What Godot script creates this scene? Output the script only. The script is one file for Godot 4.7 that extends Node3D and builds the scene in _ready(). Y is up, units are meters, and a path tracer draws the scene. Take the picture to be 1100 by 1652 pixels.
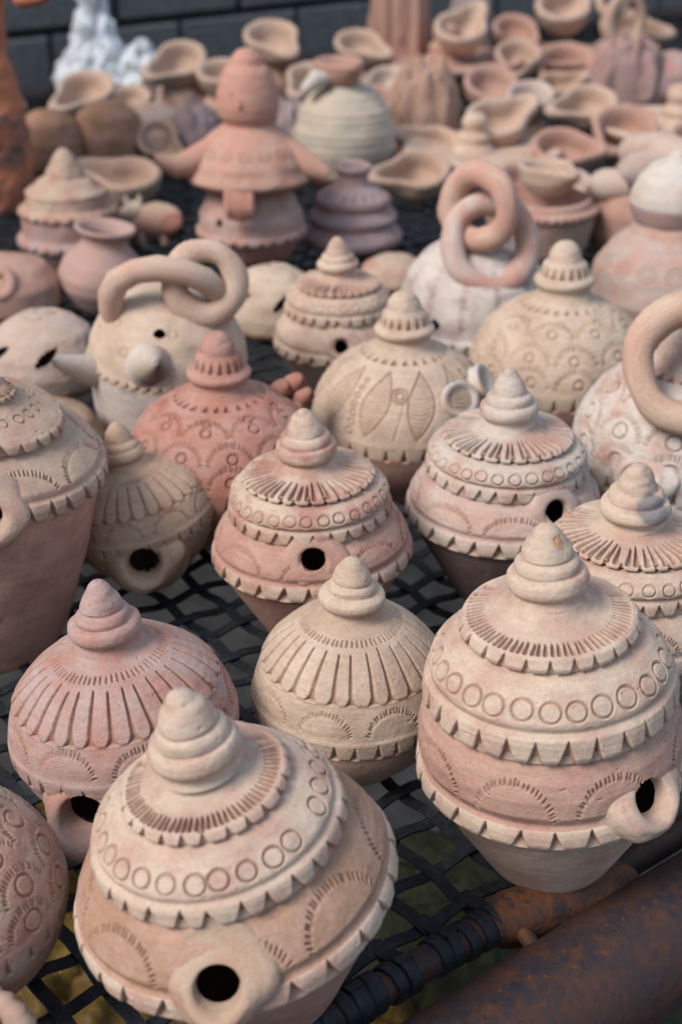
extends Node3D
# A market table of terracotta lanterns and oil lamps. Units are metres.

var rng := RandomNumberGenerator.new()
var wob := FastNoiseLite.new()
var tint := FastNoiseLite.new()
var clay: StandardMaterial3D
var taken := {}

# colours of fired clay (linear)
const CREAM := Color(0.61, 0.475, 0.375)
const SAND := Color(0.51, 0.38, 0.29)
const PINK := Color(0.52, 0.33, 0.265)
const ROSE := Color(0.46, 0.255, 0.205)
const RED := Color(0.43, 0.20, 0.145)
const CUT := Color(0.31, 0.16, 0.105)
const MAUVE := Color(0.43, 0.33, 0.33)
const PALE := Color(0.64, 0.57, 0.52)
const GREY := Color(0.50, 0.45, 0.37)
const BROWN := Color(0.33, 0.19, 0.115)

func _ready() -> void:
	rng.seed = 20240
	setup_view()
	setup_noise()
	build_place()
	build_table()
	build_front_pots()
	build_middle_pots()
	build_back_pieces()

# ------------------------------------------------------------------ view and light
func setup_view() -> void:
	var cam := Camera3D.new()
	cam.name = "camera"
	add_child(cam)
	cam.position = Vector3(0, 0.75, 0)
	cam.rotation_degrees = Vector3(-27.5, 0, 0)
	cam.fov = 40.0
	cam.near = 0.05
	cam.far = 80.0
	var att := CameraAttributesPhysical.new()
	att.frustum_focal_length = 32.97
	att.frustum_focus_distance = 1.08
	att.frustum_near = 0.05
	att.frustum_far = 80.0
	att.exposure_aperture = 3.6
	cam.attributes = att
	cam.fov = 40.0
	cam.current = true
	var we := WorldEnvironment.new()
	we.name = "environment"
	var env := Environment.new()
	env.background_mode = Environment.BG_SKY
	var sky := Sky.new()
	var sm := ProceduralSkyMaterial.new()
	sm.sky_top_color = Color(0.62, 0.70, 0.80)
	sm.sky_horizon_color = Color(0.66, 0.70, 0.75)
	sm.sky_curve = 0.2
	sm.ground_bottom_color = Color(0.20, 0.19, 0.18)
	sm.ground_horizon_color = Color(0.42, 0.41, 0.40)
	sm.sun_angle_max = 1.0
	sm.energy_multiplier = 0.55
	sky.sky_material = sm
	env.sky = sky
	env.tonemap_mode = Environment.TONE_MAPPER_LINEAR
	env.tonemap_exposure = 2.45
	env.sdfgi_enabled = true
	env.ssao_enabled = true
	env.ssil_enabled = true
	we.environment = env
	add_child(we)
	var sun := DirectionalLight3D.new()
	sun.name = "overcast_sun"
	sun.light_color = Color(1.0, 0.972, 0.945)
	sun.light_energy = 0.5
	sun.light_angular_distance = 28.0
	sun.shadow_enabled = true
	add_child(sun)
	sun.look_at_from_position(Vector3(-0.85, 1.10, 0.60), Vector3.ZERO)

func setup_noise() -> void:
	wob.seed = 5
	wob.noise_type = FastNoiseLite.TYPE_SIMPLEX_SMOOTH
	wob.frequency = 18.0
	wob.fractal_octaves = 5
	wob.fractal_gain = 0.48
	tint.seed = 11
	tint.noise_type = FastNoiseLite.TYPE_SIMPLEX_SMOOTH
	tint.frequency = 19.0
	tint.fractal_octaves = 4
	tint.fractal_gain = 0.6
	clay = StandardMaterial3D.new()
	clay.resource_name = "fired_clay"
	clay.vertex_color_use_as_albedo = true
	clay.roughness = 0.92
	clay.metallic_specular = 0.25
	clay.albedo_texture = noise_tex(1, 0.035, 5, 0.65, [0.0, Color(0.80, 0.77, 0.75), 0.3, Color(0.95, 0.945, 0.94), 0.8, Color(1, 1, 1), 1.0, Color(1, 1, 1)], 1024)
	clay.heightmap_enabled = true
	clay.heightmap_texture = noise_tex(7, 0.06, 4, 0.6, [0.0, Color(0, 0, 0), 1.0, Color(1, 1, 1)], 1024)
	clay.heightmap_scale = 0.024
	# fine lines left by the wheel: noise stretched round the pot
	var n := FastNoiseLite.new()
	n.seed = 3
	n.frequency = 0.035
	n.fractal_octaves = 4
	n.fractal_gain = 0.7
	var im := n.get_seamless_image(48, 1024)
	im.convert(Image.FORMAT_RGBA8)
	im.resize(1024, 1024, Image.INTERPOLATE_CUBIC)
	im.bump_map_to_normal_map(3.0)
	clay.normal_enabled = true
	clay.normal_texture = ImageTexture.create_from_image(im)
	clay.normal_scale = 0.38
	var n2 := FastNoiseLite.new()
	n2.seed = 9
	n2.frequency = 0.02
	n2.fractal_octaves = 5
	n2.fractal_gain = 0.7
	var streak := n2.get_seamless_image(160, 1024)
	streak.convert(Image.FORMAT_RGBA8)
	streak.adjust_bcs(1.0, 0.055, 1.0)
	streak.adjust_bcs(1.93, 1.0, 1.0)
	streak.resize(1024, 1024, Image.INTERPOLATE_CUBIC)
	clay.detail_enabled = true
	clay.detail_blend_mode = BaseMaterial3D.BLEND_MODE_MUL
	clay.detail_uv_layer = BaseMaterial3D.DETAIL_UV_1
	clay.detail_albedo = ImageTexture.create_from_image(streak)
	clay.uv1_scale = Vector3(0.6, 0.6, 0.6)

func noise_tex(sd: int, freq: float, oct: int, gain: float, ramp: Array, size: int) -> NoiseTexture2D:
	var n := FastNoiseLite.new()
	n.seed = sd
	n.frequency = freq
	n.fractal_octaves = oct
	n.fractal_gain = gain
	var t := NoiseTexture2D.new()
	t.width = size
	t.height = size
	t.seamless = true
	t.noise = n
	var g := Gradient.new()
	var off := PackedFloat32Array()
	var col := PackedColorArray()
	for k in range(0, ramp.size(), 2):
		off.append(ramp[k])
		col.append(ramp[k + 1])
	g.offsets = off
	g.colors = col
	t.color_ramp = g
	return t

# ------------------------------------------------------------------ naming
func thing(called: String, label: String, category: String, group := "", at := Vector3.ZERO) -> Node3D:
	var o := Node3D.new()
	o.name = numbered(called)
	o.position = at
	o.set_meta("label", label)
	o.set_meta("category", category)
	if group != "":
		o.set_meta("group", group)
	add_child(o)
	return o

func numbered(called: String) -> String:
	if not taken.has(called):
		taken[called] = 0
		return called
	taken[called] += 1
	return "%s_%03d" % [called, taken[called]]

func part(called: String, mesh: Mesh, mat: Material, parent: Node, at := Transform3D()) -> MeshInstance3D:
	var o := MeshInstance3D.new()
	o.name = called
	o.mesh = mesh
	o.material_override = mat
	o.transform = at
	parent.add_child(o, true)
	return o

# ------------------------------------------------------------------ thrown (lathed) clay with stamped marks
class Lathe:
	var th := PackedFloat32Array()
	var r := PackedFloat32Array()
	var y := PackedFloat32Array()
	var s := PackedFloat32Array()
	var nx := PackedFloat32Array()
	var ny := PackedFloat32Array()
	var h := PackedFloat32Array()
	var nt := 0
	var nr := 0
	var unit := 1.0
	var rmax := 0.0
	var holes := []          # [Vector3, radius]
	var stains := []         # [Vector3, radius, Color]
	var P := PackedVector3Array()
	var N := PackedVector3Array()
	var U := PackedVector2Array()
	var C := PackedColorArray()
	var gone := PackedByteArray()

	# pts: Vector3(radius, height, spacing multiplier) in units
	func _init(pts: Array, u: float, res: float, face := 0.0, smooth := 3, back := 0.06) -> void:
		unit = u
		var rr := PackedFloat32Array()
		var yy := PackedFloat32Array()
		for k in range(pts.size() - 1):
			var a: Vector3 = pts[k] * u
			var b: Vector3 = pts[k + 1] * u
			var L := Vector2(a.x, a.y).distance_to(Vector2(b.x, b.y))
			var m: float = pts[k + 1].z
			var n := maxi(1, int(ceil(L / (res * m))))
			for i in n:
				var t := float(i) / n
				rr.append(lerpf(a.x, b.x, t))
				yy.append(lerpf(a.y, b.y, t))
			rmax = maxf(rmax, maxf(a.x, b.x))
		var e: Vector3 = pts[pts.size() - 1] * u
		rr.append(e.x)
		yy.append(e.y)
		nr = rr.size()
		for q in smooth:
			var r2 := rr.duplicate()
			var y2 := yy.duplicate()
			for i in range(1, nr - 1):
				r2[i] = (rr[i - 1] + 2.0 * rr[i] + rr[i + 1]) * 0.25
				y2[i] = (yy[i - 1] + 2.0 * yy[i] + yy[i + 1]) * 0.25
			rr = r2
			yy = y2
		r = rr
		y = yy
		s.resize(nr)
		nx.resize(nr)
		ny.resize(nr)
		s[0] = 0.0
		for i in range(1, nr):
			s[i] = s[i - 1] + Vector2(r[i] - r[i - 1], y[i] - y[i - 1]).length()
		for i in nr:
			var a := maxi(0, i - 1)
			var b := mini(nr - 1, i + 1)
			var d := Vector2(r[b] - r[a], y[b] - y[a]).normalized()
			nx[i] = d.y
			ny[i] = -d.x
		# more samples on the side that is looked at
		var dense := res / maxf(rmax, 0.001)
		var half := PackedFloat32Array()
		var t := 0.0
		while t < PI:
			half.append(t)
			t += dense if t < 1.9 else maxf(dense, back)
		half.append(PI)
		for k in range(half.size() - 1, 0, -1):
			th.append(face - half[k])
		for k in half.size():
			th.append(face + half[k])
		nt = th.size()
		h.resize(nr * nt)

	func row_s(v: float) -> int:
		return clampi(s.bsearch(v), 0, nr - 1)

	func s_at(height: float) -> float:   # arc length where the outside passes this height (in units), counted from the bottom
		var v := height * unit
		for i in range(1, nr):
			if y[i] >= v:
				return s[i]
		return s[nr - 1]

	func row_at(height: float) -> int:
		var v := height * unit
		for i in range(1, nr):
			if y[i] >= v:
				return i
		return nr - 1

	func r_at(sv: float) -> float:
		return r[row_s(sv)]

	func seen(t: float) -> bool:
		return t > th[0] + 0.9 and t < th[nt - 1] - 0.9

	func ring(t0: float, s0: float, R: float, w: float, d: float) -> void:
		if not seen(t0):
			return
		var reach := R + w * 2.0
		for i in range(row_s(s0 - reach), row_s(s0 + reach) + 1):
			var rr := maxf(r[i], 0.002)
			var v := s[i] - s0
			for j in range(th.bsearch(t0 - reach / rr), mini(nt, th.bsearch(t0 + reach / rr) + 1)):
				var u := (th[j] - t0) * rr
				var q := absf(sqrt(u * u + v * v) - R) / w
				var k := i * nt + j
				if q < 1.0:
					h[k] = minf(h[k], -d * (1.0 - q * q))
				elif q < 2.0 and h[k] >= 0.0:
					h[k] = maxf(h[k], d * 0.16 * (1.0 - absf(q - 1.5) * 2.0))

	func groove(ta: float, sa: float, tb: float, sb: float, w0: float, w1: float, d: float) -> void:
		if not seen(ta):
			return
		var rm := maxf(r_at((sa + sb) * 0.5), 0.002)
		var A := Vector2(0, sa)
		var D := Vector2((tb - ta) * rm, sb - sa)
		var L2 := maxf(D.length_squared(), 1e-9)
		var wm := maxf(w0, w1)
		var t_lo := minf(ta, tb)
		var t_hi := maxf(ta, tb)
		for i in range(row_s(minf(sa, sb) - wm), row_s(maxf(sa, sb) + wm) + 1):
			var rr := maxf(r[i], 0.002)
			for j in range(th.bsearch(t_lo - wm / rr), mini(nt, th.bsearch(t_hi + wm / rr) + 1)):
				var p := Vector2((th[j] - ta) * rm, s[i]) - A
				var q := clampf(p.dot(D) / L2, 0.0, 1.0)
				var e := (p - D * q).length() / lerpf(w0, w1, q)
				if e < 1.0:
					var k := i * nt + j
					h[k] = minf(h[k], -d * (1.0 - e * e))

	# a triangular cut: its point up, its foot at the lower edge
	func wedge(t0: float, s_foot: float, s_tip: float, hw: float, d: float, lean := 0.0) -> void:
		if not seen(t0):
			return
		for i in range(row_s(s_foot), row_s(s_tip) + 1):
			var rr := maxf(r[i], 0.002)
			var f := (s_tip - s[i]) / (s_tip - s_foot)
			var w := hw * f + 0.00005
			var mid := t0 + lean * (1.0 - f) * hw / rr
			for j in range(th.bsearch(mid - w / rr), mini(nt, th.bsearch(mid + w / rr) + 1)):
				var u := (th[j] - mid) * rr / w
				var q := absf(u)
				if q < 1.0:
					var k := i * nt + j
					h[k] = minf(h[k], -d * sqrt(clampf(f, 0.0, 1.0)) * minf(1.0, (1.0 - q) * (2.6 if u < 0.0 else 1.3)))

	func bump(t0: float, s0: float, ru: float, rv: float, d: float) -> void:
		for i in range(row_s(s0 - rv * 2.2), row_s(s0 + rv * 2.2) + 1):
			var rr := maxf(r[i], 0.002)
			var v := (s[i] - s0) / rv
			for j in range(th.bsearch(t0 - ru * 2.2 / rr), mini(nt, th.bsearch(t0 + ru * 2.2 / rr) + 1)):
				var u := (th[j] - t0) * rr / ru
				h[i * nt + j] += d * exp(-(u * u + v * v))

	func arch(t0: float, s0: float, hw: float, hh: float, n: int, L: float, w: float, d: float, g: RandomNumberGenerator) -> void:
		if not seen(t0):
			return
		var rm := maxf(r_at(s0 + hh * 0.5), 0.002)
		for k in n:
			var a := PI * (k + 0.5) / n + g.randf_range(-0.03, 0.03)
			var l := L * g.randf_range(0.8, 1.15)
			var ca := cos(a)
			var sa := sin(a)
			groove(t0 + hw * ca / rm, s0 + hh * sa, t0 + (hw + l * 0.75) * ca / rm, s0 + (hh + l) * sa + l * 0.25, w * 0.95, w * 0.55, d)

	# colour: rows in bands [height, slip colour, clay colour, how much clay shows]
	func finish(bands: Array, wn: FastNoiseLite, tn: FastNoiseLite, amp: float, off: Vector3, cut: Color, mar := 1.0, deform = null) -> void:
		P.resize(nr * nt)
		N.resize(nr * nt)
		U.resize(nr * nt)
		C.resize(nr * nt)
		gone.resize(nr * nt)
		var sn := PackedFloat32Array()
		var cs := PackedFloat32Array()
		for j in nt:
			sn.append(sin(th[j]))
			cs.append(cos(th[j]))
		var rm := rmax * 0.8
		var has_holes := not holes.is_empty()
		var bent: bool = deform != null
		for i in nr:
			var b := 0
			while b < bands.size() - 1 and y[i] > bands[b][0] * unit:
				b += 1
			var slip: Color = bands[b][1]
			var body: Color = bands[b][2]
			var bias: float = bands[b][3]
			var ri := r[i]
			var yi := y[i]
			var edge := minf(1.0, ri / 0.004)
			for j in nt:
				var k := i * nt + j
				var q := h[k]
				var at := Vector3(ri * sn[j], yi, ri * cs[j]) + off
				var n := wn.get_noise_3dv(at) * amp
				var pr := ri + q * nx[i] + n * edge
				var p := Vector3(pr * sn[j], yi + q * ny[i] + n * 0.7 * edge, pr * cs[j])
				if bent:
					p = deform.call(p)
				P[k] = p
				U[k] = Vector2(th[j] * rm * 10.0, s[i] * 10.0)
				var m := tn.get_noise_3d(at.x, at.y * 1.35, at.z) * 1.35 + bias
				var c := slip.lerp(body, clampf(m, 0.0, 1.0))
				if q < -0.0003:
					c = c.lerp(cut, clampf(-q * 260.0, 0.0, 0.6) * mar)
				for st in stains:
					var e: float = p.distance_to(st[0]) / st[1] + n / maxf(amp, 0.0001) * 0.5
					if e < 1.0:
						c = c.lerp(st[2], clampf((1.0 - e) * 3.0, 0.0, 0.8))
				C[k] = c
				if has_holes:
					for hole in holes:
						if p.distance_squared_to(hole[0]) < hole[1] * hole[1]:
							gone[k] = 1
		for i in nr:
			var ia := maxi(0, i - 1) * nt
			var ib := mini(nr - 1, i + 1) * nt
			var io := i * nt
			for j in nt:
				var ja := j - 1 if j > 0 else nt - 2
				var jb := j + 1 if j < nt - 1 else 1
				var v := (P[ib + j] - P[ia + j]).cross(P[io + ja] - P[io + jb])
				if v.length_squared() < 1e-18:
					N[io + j] = Vector3(0, signf(ny[i]), 0)
				else:
					N[io + j] = v.normalized()

	func mesh(i0 := 0, i1 := -1) -> ArrayMesh:
		if i1 < 0:
			i1 = nr - 1
		var idx := PackedInt32Array()
		var rows := i1 - i0
		var has_holes := not holes.is_empty()
		idx.resize(rows * (nt - 1) * 6)
		var w := 0
		for i in rows:
			for j in nt - 1:
				var a := i * nt + j
				var c := a + nt
				if has_holes:
					var o := i0 * nt
					if gone[o + a] and gone[o + c] and gone[o + a + 1] and gone[o + c + 1]:
						continue
				idx[w] = a
				idx[w + 1] = c
				idx[w + 2] = a + 1
				idx[w + 3] = a + 1
				idx[w + 4] = c
				idx[w + 5] = c + 1
				w += 6
		idx.resize(w)
		var arr := []
		arr.resize(Mesh.ARRAY_MAX)
		arr[Mesh.ARRAY_VERTEX] = P.slice(i0 * nt, (i1 + 1) * nt)
		arr[Mesh.ARRAY_NORMAL] = N.slice(i0 * nt, (i1 + 1) * nt)
		arr[Mesh.ARRAY_TEX_UV] = U.slice(i0 * nt, (i1 + 1) * nt)
		arr[Mesh.ARRAY_COLOR] = C.slice(i0 * nt, (i1 + 1) * nt)
		arr[Mesh.ARRAY_INDEX] = idx
		var m := ArrayMesh.new()
		m.add_surface_from_arrays(Mesh.PRIMITIVE_TRIANGLES, arr)
		return m

func lathe(pts: Array, u: float, res: float, bands: Array, amp := 0.0008, back := 0.12) -> Lathe:
	var l := Lathe.new(pts, u, res, 0.0, 2, back)
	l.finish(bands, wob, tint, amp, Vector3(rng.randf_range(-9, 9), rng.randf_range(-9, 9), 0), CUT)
	return l

# a swept coil of clay; closed = a ring
func coil(path: Array, radii: Array, sides: int, slip: Color, body: Color, bias: float, closed := false, amp := 0.0007) -> ArrayMesh:
	var n := path.size()
	var cp := PackedVector3Array()
	var cr := PackedFloat32Array()
	var pts := []
	for k in n:
		pts.append([path[k], radii[k % radii.size()]])
	if not closed:     # rounded ends
		var d0: Vector3 = (path[0] - path[1]).normalized()
		var d1: Vector3 = (path[n - 1] - path[n - 2]).normalized()
		var ra: float = radii[0]
		var rb: float = radii[(n - 1) % radii.size()]
		var head := []
		for q in [90.0, 75.0, 55.0, 30.0]:
			head.append([path[0] + d0 * ra * sin(deg_to_rad(q)), maxf(ra * cos(deg_to_rad(q)), 0.0002)])
		var tail := []
		for q in [30.0, 55.0, 75.0, 90.0]:
			tail.append([path[n - 1] + d1 * rb * sin(deg_to_rad(q)), maxf(rb * cos(deg_to_rad(q)), 0.0002)])
		pts = head + pts + tail
	else:
		pts.append(pts[0])
	for k in pts.size():
		cp.append(pts[k][0])
		cr.append(pts[k][1])
	n = cp.size()
	var V := PackedVector3Array()
	var NN := PackedVector3Array()
	var UV := PackedVector2Array()
	var CC := PackedColorArray()
	var off := Vector3(rng.randf_range(-9, 9), rng.randf_range(-9, 9), 0)
	var last := Vector3.ZERO
	var run := 0.0
	var first_side := Vector3.ZERO
	for k in n:
		var a := cp[maxi(0, k - 1)]
		var b := cp[mini(n - 1, k + 1)]
		if closed and (k == 0 or k == n - 1):
			a = cp[n - 2]
			b = cp[1]
		var t := (b - a).normalized()
		if k == 0:
			last = t.cross(Vector3.UP if absf(t.y) < 0.9 else Vector3.RIGHT).normalized()
			first_side = last
		else:
			run += cp[k].distance_to(cp[k - 1])
			last = (last - t * last.dot(t)).normalized()
		if closed and k == n - 1:
			last = first_side
		var bi := t.cross(last)
		for q in sides + 1:
			var g := TAU * q / sides
			var d := last * cos(g) + bi * sin(g)
			var p := cp[k] + d * cr[k]
			p += d * wob.get_noise_3dv(p + off) * amp
			V.append(p)
			NN.append(d)
			UV.append(Vector2(run * 10.0, g * cr[k] * 10.0))
			CC.append(slip.lerp(body, clampf(tint.get_noise_3dv(p + off) * 1.2 + bias, 0.0, 1.0)))
	var idx := PackedInt32Array()
	for k in n - 1:
		for q in sides:
			var a := k * (sides + 1) + q
			var c := a + sides + 1
			idx.append_array([a, c, a + 1, a + 1, c, c + 1])
	var arr := []
	arr.resize(Mesh.ARRAY_MAX)
	arr[Mesh.ARRAY_VERTEX] = V
	arr[Mesh.ARRAY_NORMAL] = NN
	arr[Mesh.ARRAY_TEX_UV] = UV
	arr[Mesh.ARRAY_COLOR] = CC
	arr[Mesh.ARRAY_INDEX] = idx
	var m := ArrayMesh.new()
	m.add_surface_from_arrays(Mesh.PRIMITIVE_TRIANGLES, arr)
	return m

func rolled(R: float, n := 40) -> Array:   # the thickness of a coil rolled by hand
	var out := []
	var a := rng.randf() * TAU
	for k in n:
		var t := TAU * k / n
		out.append(R * (1.0 + 0.07 * sin(t + a) + 0.045 * sin(3.0 * t + 2.0 * a) + 0.02 * sin(8.0 * t + a)))
	return out

func ring_path(c: Vector3, normal: Vector3, R: float, n := 40, squash := 1.0, squash_axis := Vector3.UP) -> Array:
	var z := normal.normalized()
	var x := squash_axis.cross(z).normalized()
	var y := z.cross(x)
	var out := []
	var p1 := rng.randf() * TAU
	for k in n:
		var a := TAU * k / n
		var q := R * (1.0 + 0.022 * sin(2.0 * a + p1) + 0.012 * sin(5.0 * a + p1 * 2.0))
		out.append(c + x * cos(a) * q + y * sin(a) * q * squash + z * R * 0.035 * sin(2.0 * a + p1 * 3.0))
	return out

# ------------------------------------------------------------------ the place around the table
const AX := Vector3(0.797, 0, -0.604)      # along the front rail, to the right and away
const BX := Vector3(-0.604, 0, -0.797)     # across the table, away from the rail
const R0 := Vector3(0.057, 0, -0.742)      # a point of the front rail

func slab(st: SurfaceTool, t: Transform3D, size: Vector3, bevel := 0.0) -> void:
	var hx := size * 0.5
	var b := bevel
	# top face inset by the bevel, sides, bottom
	var top := [Vector3(-hx.x + b, hx.y - b, hx.z), Vector3(hx.x - b, hx.y - b, hx.z), Vector3(hx.x - b, -hx.y + b, hx.z), Vector3(-hx.x + b, -hx.y + b, hx.z)]
	var mid := [Vector3(-hx.x, hx.y, hx.z - b), Vector3(hx.x, hx.y, hx.z - b), Vector3(hx.x, -hx.y, hx.z - b), Vector3(-hx.x, -hx.y, hx.z - b)]
	var bot := [Vector3(-hx.x, hx.y, -hx.z), Vector3(hx.x, hx.y, -hx.z), Vector3(hx.x, -hx.y, -hx.z), Vector3(-hx.x, -hx.y, -hx.z)]
	quad(st, t, top[0], top[1], top[2], top[3])
	for k in 4:
		var m := (k + 1) % 4
		if b > 0.0:
			quad(st, t, mid[k], mid[m], top[m], top[k])
		quad(st, t, bot[k], bot[m], mid[m], mid[k])
	quad(st, t, bot[3], bot[2], bot[1], bot[0])

func quad(st: SurfaceTool, t: Transform3D, a: Vector3, b: Vector3, c: Vector3, d: Vector3) -> void:
	for p in [a, b, c, a, c, d]:
		st.add_vertex(t * p)

func started() -> SurfaceTool:
	var st := SurfaceTool.new()
	st.begin(Mesh.PRIMITIVE_TRIANGLES)
	st.set_smooth_group(-1)
	return st

func done(st: SurfaceTool) -> ArrayMesh:
	st.generate_normals()
	return st.commit()

func tri_mat(nm: String, tex: Texture2D, scale: float, rough: float, height: Texture2D = null, hs := 0.1) -> StandardMaterial3D:
	var m := StandardMaterial3D.new()
	m.resource_name = nm
	m.albedo_texture = tex
	m.uv1_triplanar = true
	m.uv1_world_triplanar = true
	m.uv1_scale = Vector3.ONE * scale
	m.roughness = rough
	m.metallic_specular = 0.3
	if height:
		m.heightmap_enabled = true
		m.heightmap_texture = height
		m.heightmap_scale = hs
	return m

func build_place() -> void:
	var rough := noise_tex(21, 0.03, 5, 0.6, [0.0, Color(0, 0, 0), 1.0, Color(1, 1, 1)], 512)
	var floor_tex := noise_tex(22, 0.012, 5, 0.6, [0.0, Color(0.21, 0.21, 0.21), 0.5, Color(0.27, 0.27, 0.27), 1.0, Color(0.34, 0.34, 0.34)], 512)
	var st := started()
	slab(st, Transform3D(Basis(), Vector3(0, -0.85, -4)), Vector3(30, 0.1, 30))
	var f := part("ground", done(st), tri_mat("concrete_floor", floor_tex, 1.2, 0.9, rough, 0.3), self)
	f.set_meta("kind", "structure")
	f.set_meta("label", "bare grey concrete ground seen through the net under the table")
	# the wall of dark concrete blocks behind the table
	var wall := thing("block_wall", "dark grey concrete block wall behind the table of pots", "wall")
	var dark := noise_tex(23, 0.02, 5, 0.6, [0.0, Color(0.34, 0.345, 0.35), 0.5, Color(0.42, 0.425, 0.43), 1.0, Color(0.49, 0.49, 0.48)], 512)
	var block_mat := tri_mat("dark_block", dark, 3.0, 0.95, rough, 0.5)
	var joint := tri_mat("dark_mortar", noise_tex(24, 0.03, 4, 0.6, [0.0, Color(0.20, 0.20, 0.21), 1.0, Color(0.28, 0.28, 0.28)], 256), 3.0, 0.95)
	var face := Transform3D(Basis(AX, Vector3.UP, -BX), R0 + BX * 3.2)
	st = started()
	slab(st, face * Transform3D(Basis(), Vector3(2.2, 0.83, -0.12)), Vector3(7.6, 3.3, 0.2))
	part("mortar", done(st), joint, wall)
	var kinds := []
	for q in 3:
		st = started()
		slab(st, Transform3D(), Vector3(0.405 - 0.004 * q, 0.198 - 0.003 * q, 0.06), 0.008)
		kinds.append(done(st))
	for row in 15:  # rows above the view are added to block sky light from behind
		for col in 17:
			var x := -1.2 + col * 0.42 + (0.21 if row % 2 else 0.0)
			var t := face * Transform3D(Basis(Vector3.UP, rng.randf_range(-0.012, 0.012)), Vector3(x, -0.62 + row * 0.214, 0.005 + rng.randf_range(-0.004, 0.004)))
			part("block", kinds[(row * 5 + col * 3) % 3], block_mat, wall, t)
	# sacks under the table
	var yellow := tri_mat("yellow_sack", noise_tex(25, 0.02, 4, 0.6, [0.0, Color(0.27, 0.20, 0.09), 0.5, Color(0.43, 0.34, 0.17), 1.0, Color(0.56, 0.46, 0.26)], 512), 5.0, 0.45)
	var olive := tri_mat("olive_sack", noise_tex(26, 0.02, 4, 0.6, [0.0, Color(0.16, 0.165, 0.12), 1.0, Color(0.30, 0.31, 0.23)], 512), 5.0, 0.7)
	var sacks := [
		[Vector3(-0.32, -0.80, -1.14), 0.31, 0.50, yellow, "crumpled golden yellow sack under the net at the left front corner"],
		[Vector3(0.17, -0.80, -1.13), 0.29, 0.48, olive, "dull olive sack under the table beside the rusty pipe"],
		[Vector3(0.06, -0.80, -0.86), 0.29, 0.52, yellow, "small yellow sack directly below the wrapped front rail"]]
	for k in sacks.size():
		var s: Array = sacks[k]
		var o := thing("sack", s[4], "sack", "sacks under the table", s[0])
		var L := Lathe.new([Vector3(0, 0, 1), Vector3(0.9, 0, 1), Vector3(1.0, 0.2, 1), Vector3(1.0, 0.8, 1), Vector3(0.85, 1.35, 1), Vector3(0.5, 1.6, 1), Vector3(0, 1.66, 1)], s[1], 0.014, 0.0, 3, 0.05)
		for q in 70:
			var t := rng.randf_range(-2.6, 2.6)
			var s0 := rng.randf_range(0.5, 1.0) * L.s[L.nr - 1]
			L.groove(t, s0, t + rng.randf_range(-0.5, 0.5), s0 + rng.randf_range(-0.12, 0.12), 0.012, 0.03, rng.randf_range(0.008, 0.02))
		L.finish([[9, Color.WHITE, Color.WHITE, 0]], wob, tint, 0.03, Vector3(k, 0, 0), Color.WHITE, 0.0)
		part("bag", L.mesh(), s[3], o)
		part("tied_neck", coil([Vector3(0, s[1] * 1.62, 0), Vector3(0.01, s[1] * 1.72, 0), Vector3(0.03, s[1] * 1.8, 0.01)], [0.03, 0.018, 0.04], 10, Color.WHITE, Color.WHITE, 0.0), s[3], o)

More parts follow.
